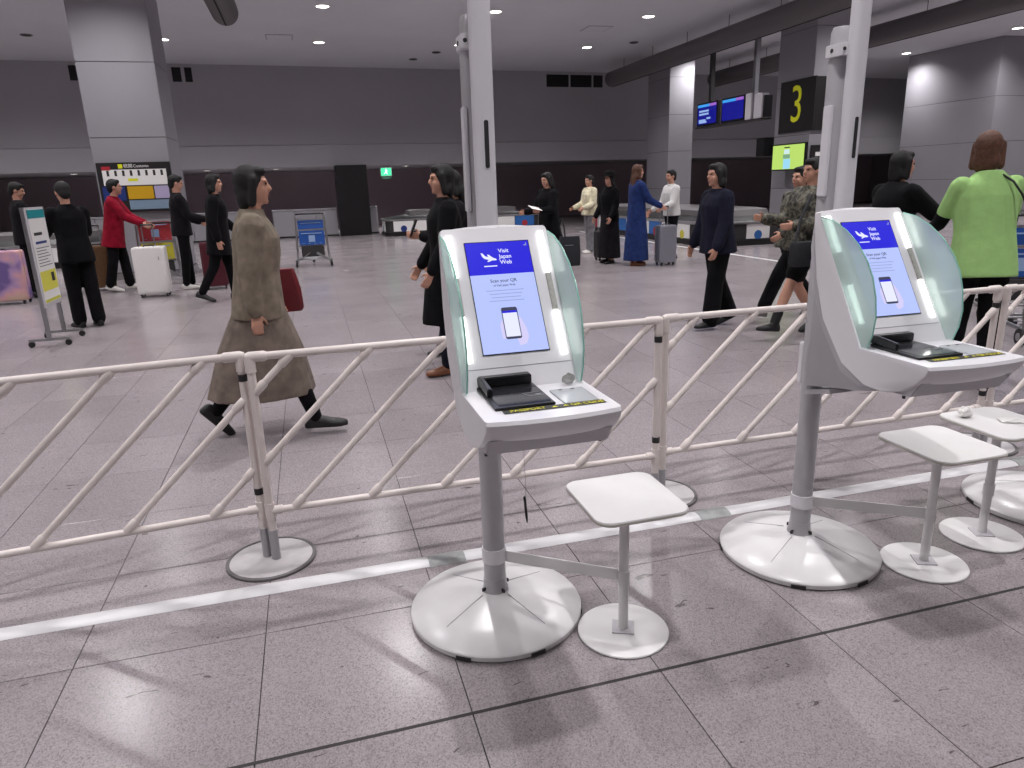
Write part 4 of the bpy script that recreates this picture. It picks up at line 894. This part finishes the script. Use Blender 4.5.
# black suit by the poster stand
r = Rig(1.63, 2, ((3, 2, 0), (-4, 3, 0)), ((30, 12, 75), (25, 10, 70)), 0, 12)
person('person in a black suit standing just right of the wheeled poster stand', -2.62, 9.35, 125, r, [('jacket', r.top(-.12, 1, .022, .012), CB), ('trousers', r.pants(1, .014, .02), CB)], ('short', 'hair'), SB)
r = Rig(1.70, 0, arms=((25, 10, 60), (25, 10, 60)), head=-20, nod=15)
person('person in dark clothes behind the wheeled poster stand', -4.20, 12.7, 30, r, [('jacket', r.top(-.1, 1, .025), CB2), ('trousers', r.pants(), CB)], ('short', 'hair'), SB)
r = Rig(1.66, 0, arms=((20, 8, 40), (25, 10, 60)))
person('person in dark clothes cut by the left edge', -5.02, 12.6, 10, r, [('jacket', r.top(-.1, 1, .025), CB), ('trousers', r.pants(), CB)], ('bob', 'hair'), SB)
r = Rig(1.70, 9, ((8, 4, 0), (-8, 6, -12)), ((35, 6, 35), (40, 8, 30)), 10)
person('person in a red coat and black trousers leaning toward the white suitcase', -2.98, 12.75, 0, r, [('coat', r.top(-.22, 1, .026, .02), CRED), ('trousers', r.pants(1, .010, .02), CB)], ('short', 'hair'), SW)
r = Rig(1.74, 0, ((4, 2, 0), (-3, 3, 0)), ((15, 8, 50), (20, 10, 55)), 0, 10)
person('person in dark clothes and pale shoes between the tall column and maroon suitcase', -1.93, 12.45, 15, r, [('jacket', r.top(-.08, 1, .024), CB2), ('trousers', r.pants(1, .010), CB)], ('short', 'hair'), SW)
r = Rig(1.71, 2, ((12, 8, 0), (-14, 16, -20)), ((10, 8, 40), (-10, 8, 20)))
person('person in black half hidden behind the woman walking in taupe', -1.22, 10.8, 0, r, [('coat', r.top(-.25, 1, .028, .02), CB), ('trousers', r.pants(), CB)], ('bob', 'hair'), SB)
# pair left of the central kiosk
r = Rig(1.60, 0, ((6, 4, 0), (-8, 8, -10)), ((10, 8, 20), (10, 8, 25)))
person('person in a long black coat and brown shoes, left of the central kiosk', 1.03, 5.55, 180, r, [('coat', r.skirt(.42, .22, .24, 0, .2), CB), ('jacket', r.top(-.1, 1, .026), CB), ('trousers', r.pants(1, .014), cloth('cloth_ink', (26, 28, 38)))], ('bob', 'hair'), SBR)
r = Rig(1.58, 2, ((14, 4, 0), (-12, 16, -18)), ((22, 8, 78), (8, 8, 30)), 0, 14)
person('person in dark flared jeans holding a phone, left of the central kiosk', 1.26, 6.25, 180, r, [('jacket', r.top(-.14, 1, .030, .01), CB2), ('trousers', r.pants(1, .010, .045), CJEAN)], ('long', 'hair'), SB)
ph = MB().box((-.006, -.038, 0), (.006, .038, .15)).build('mobile_phone', 'black', bevel=.003); w_ = Matrix.Rotation(math.radians(90), 3, 'Z') @ (r.wr[0] + r.hd[0] * .10 * r.k); ph.location = (1.26 + w_.x - .02, 6.25 + w_.y, w_.z - .01); ph.rotation_euler = (0, math.radians(25), 0); tag(ph, 'dark phone held by the person in flared jeans', 'phone')
# behind / right of the central kiosk
r = Rig(1.60, 2, ((4, 2, 0), (-4, 3, 0)), ((20, 10, 70), (15, 10, 70)), 0, 10)
person('person in a black coat holding paper, just right of the central kiosk', 3.78, 11.15, 200, r, [('coat', r.top(-.30, 1, .030, .04), CB), ('trousers', r.pants(), CB2)], ('long', 'hair'), SB)
Rz = Matrix.Rotation(math.radians(110), 3, 'Z'); w_ = Rz @ (r.wr[0] + r.hd[0] * .13 * r.k); pp = MB().box((-.10, -.07, -.002), (.10, .07, .002)).build('papers', 'paper', smooth=False); pp.location = (3.78 + w_.x, 11.15 + w_.y, w_.z + .05); pp.rotation_euler = (.35, .2, .3); tag(pp, 'white papers held by the person in black right of the central kiosk', 'paper')
tb = thing('tote_bag', 'large black tote bag right of the central kiosk screen', 'bag', (4.02, 10.85, .16)); BK = mat('bag_black', (26, 27, 34), .7, noise=.15)
MB().rings([[(x * k, y * k, z) for x, y in rrect(.34, .12, .03, 4)] for z, k in ((0, .92), (.015, 1.0), (.25, 1.02), (.46, .96), (.47, .94))]).build('bag_body', BK, tb); MB().path([(-.09, -.05, .45), (-.10, -.03, .62), (-.13, 0, .76), (-.16, .03, .62), (-.10, .05, .45)], .013).build('strap', BK, tb); MB().box((-.10, -.066, .33), (.04, -.0625, .338)).build('logo_line', 'steel', tb, smooth=False)
r = Rig(1.56, 0, ((3, 2, 0), (-3, 2, 0)), ((10, 8, 60), (10, 8, 60)))
person('person in a cream top and grey trousers, far behind the tote bag', 5.72, 14.2, 190, r, [('blouse', r.top(-.05, 1, .034, .02), CCRM), ('trousers', r.pants(1, .016, .02), CGRY)], ('short', 'hair'), SW)
r = Rig(1.58, 0, ((3, 2, 0), (-3, 2, 0)), ((8, 8, 25), (8, 8, 25)))
person('person in long black clothes and a brimmed hat', 5.30, 12.2, 200, r, [('coat', r.skirt(.10, .22, .20, 0, .2), CB2), ('jacket', r.top(-.1, 1, .026), CB)], ('long', 'hair'), SB, cap=CB)
r = Rig(1.69, 0, ((4, 2, 0), (-4, 2, 0)), ((12, 8, 30), (28, 8, 35)))
person('person in a long blue coat and brown shoes beside the silver suitcase', 5.56, 11.62, 0, r, [('coat', r.skirt(.09, .22, .22, 0, .2), CBLUE), ('jacket', r.top(-.1, 1, .026), CBLUE)], ('long', 'hairbrown'), SBR)
r = Rig(1.58, 2, ((5, 3, 0), (-6, 6, -8)), ((20, 8, 50), (15, 8, 45)))
person('person in a pale top and black trousers right of the silver suitcase', 6.36, 11.85, 185, r, [('blouse', r.top(-.03, 1, .022), CWHT), ('trousers', r.pants(1, .014), CB)], ('short', 'hair'), SB)
# walkers between the two kiosks
r = Rig(1.56, 3, ((9, 4, 0), (-10, 14, -22)), ((4, 8, 20), (8, 10, 15)))
person('person in a navy jacket and wide black trousers walking left', 3.88, 6.27, 180, r, [('jacket', r.top(-.10, 1, .034, .02), CN), ('trousers', r.pants(1, .022, .03), CB)], ('bob', 'hair'), SB, .010)
r = Rig(1.58, -4, ((28, 6, 8), (-4, 30, -30)), ((15, 8, 70), (20, 10, 75)))
person('person in a camouflage jacket, shorts and black boots striding left', 4.38, 5.62, 180, r, [('jacket', r.top(-.06, 1, .036, .02), CAMO), ('shorts', r.pants(.36, .020), CB)], ('short', 'hair'), SB, .009, .30)
bk = thing('waist_bag', 'black bag held against the striding camouflage jacket', 'bag', (4.13, 5.30, .70)); MB().rings([[(x * k, y * k, z) for x, y in rrect(.24, .12, .04, 4)] for z, k in ((0, .9), (.02, 1), (.18, 1), (.21, .9))]).build('bag_body', BK, bk); MB().path([(-.10, 0, .19), (0, .06, .42), (.12, .10, .60)], .012).build('strap', BK, bk)
r = Rig(1.57, -4, ((34, 8, 10), (-18, 24, -30)), ((30, 12, 30), (-20, 10, 20)))
person('person in a mottled jacket, black trousers and grey shoes, half hidden striding left', 4.84, 6.38, 180, r, [('jacket', r.top(-.06, 1, .036, .02), CAMO), ('trousers', r.pants(.97, .018, .01), CB)], ('short', 'hair'), SG, .010)
# right edge
r = Rig(1.60, 6, ((6, 4, 0), (-8, 8, -10)), ((25, 12, 55), (50, 18, 50)), -10)
person('person in black reaching toward the person in green', 4.62, 4.90, 0, r, [('jacket', r.top(-.14, 1, .030), CB), ('trousers', r.pants(), CB)], ('bob', 'hair'), SB)
r = Rig(1.69, 8, ((6, 4, 0), (-4, 4, 0)), ((26, 12, 45), (22, 14, 62)), -35)
gp = person('person in a bright green T-shirt over black sleeves, seen from behind', 4.33, 3.74, 70, r, [('t_shirt', r.top(-.13, .36, .030, .010, .014), CGRN), ('undershirt', r.top(.0, 1, .008, 0, .006), CB), ('trousers', r.pants(1, .014), CB)], ('bob', 'hairbrown'), SB, .009)
MB().path([r.at(.545) + V(.045, -.085, 0), r.at(.50) + V(.085, -.135, 0), r.at(.42) + V(.125, -.165, 0), r.at(.33) + V(.165, -.165, 0), r.at(.25) + V(.195, -.125, 0)], .007, 6).build('strap', 'black', gp)
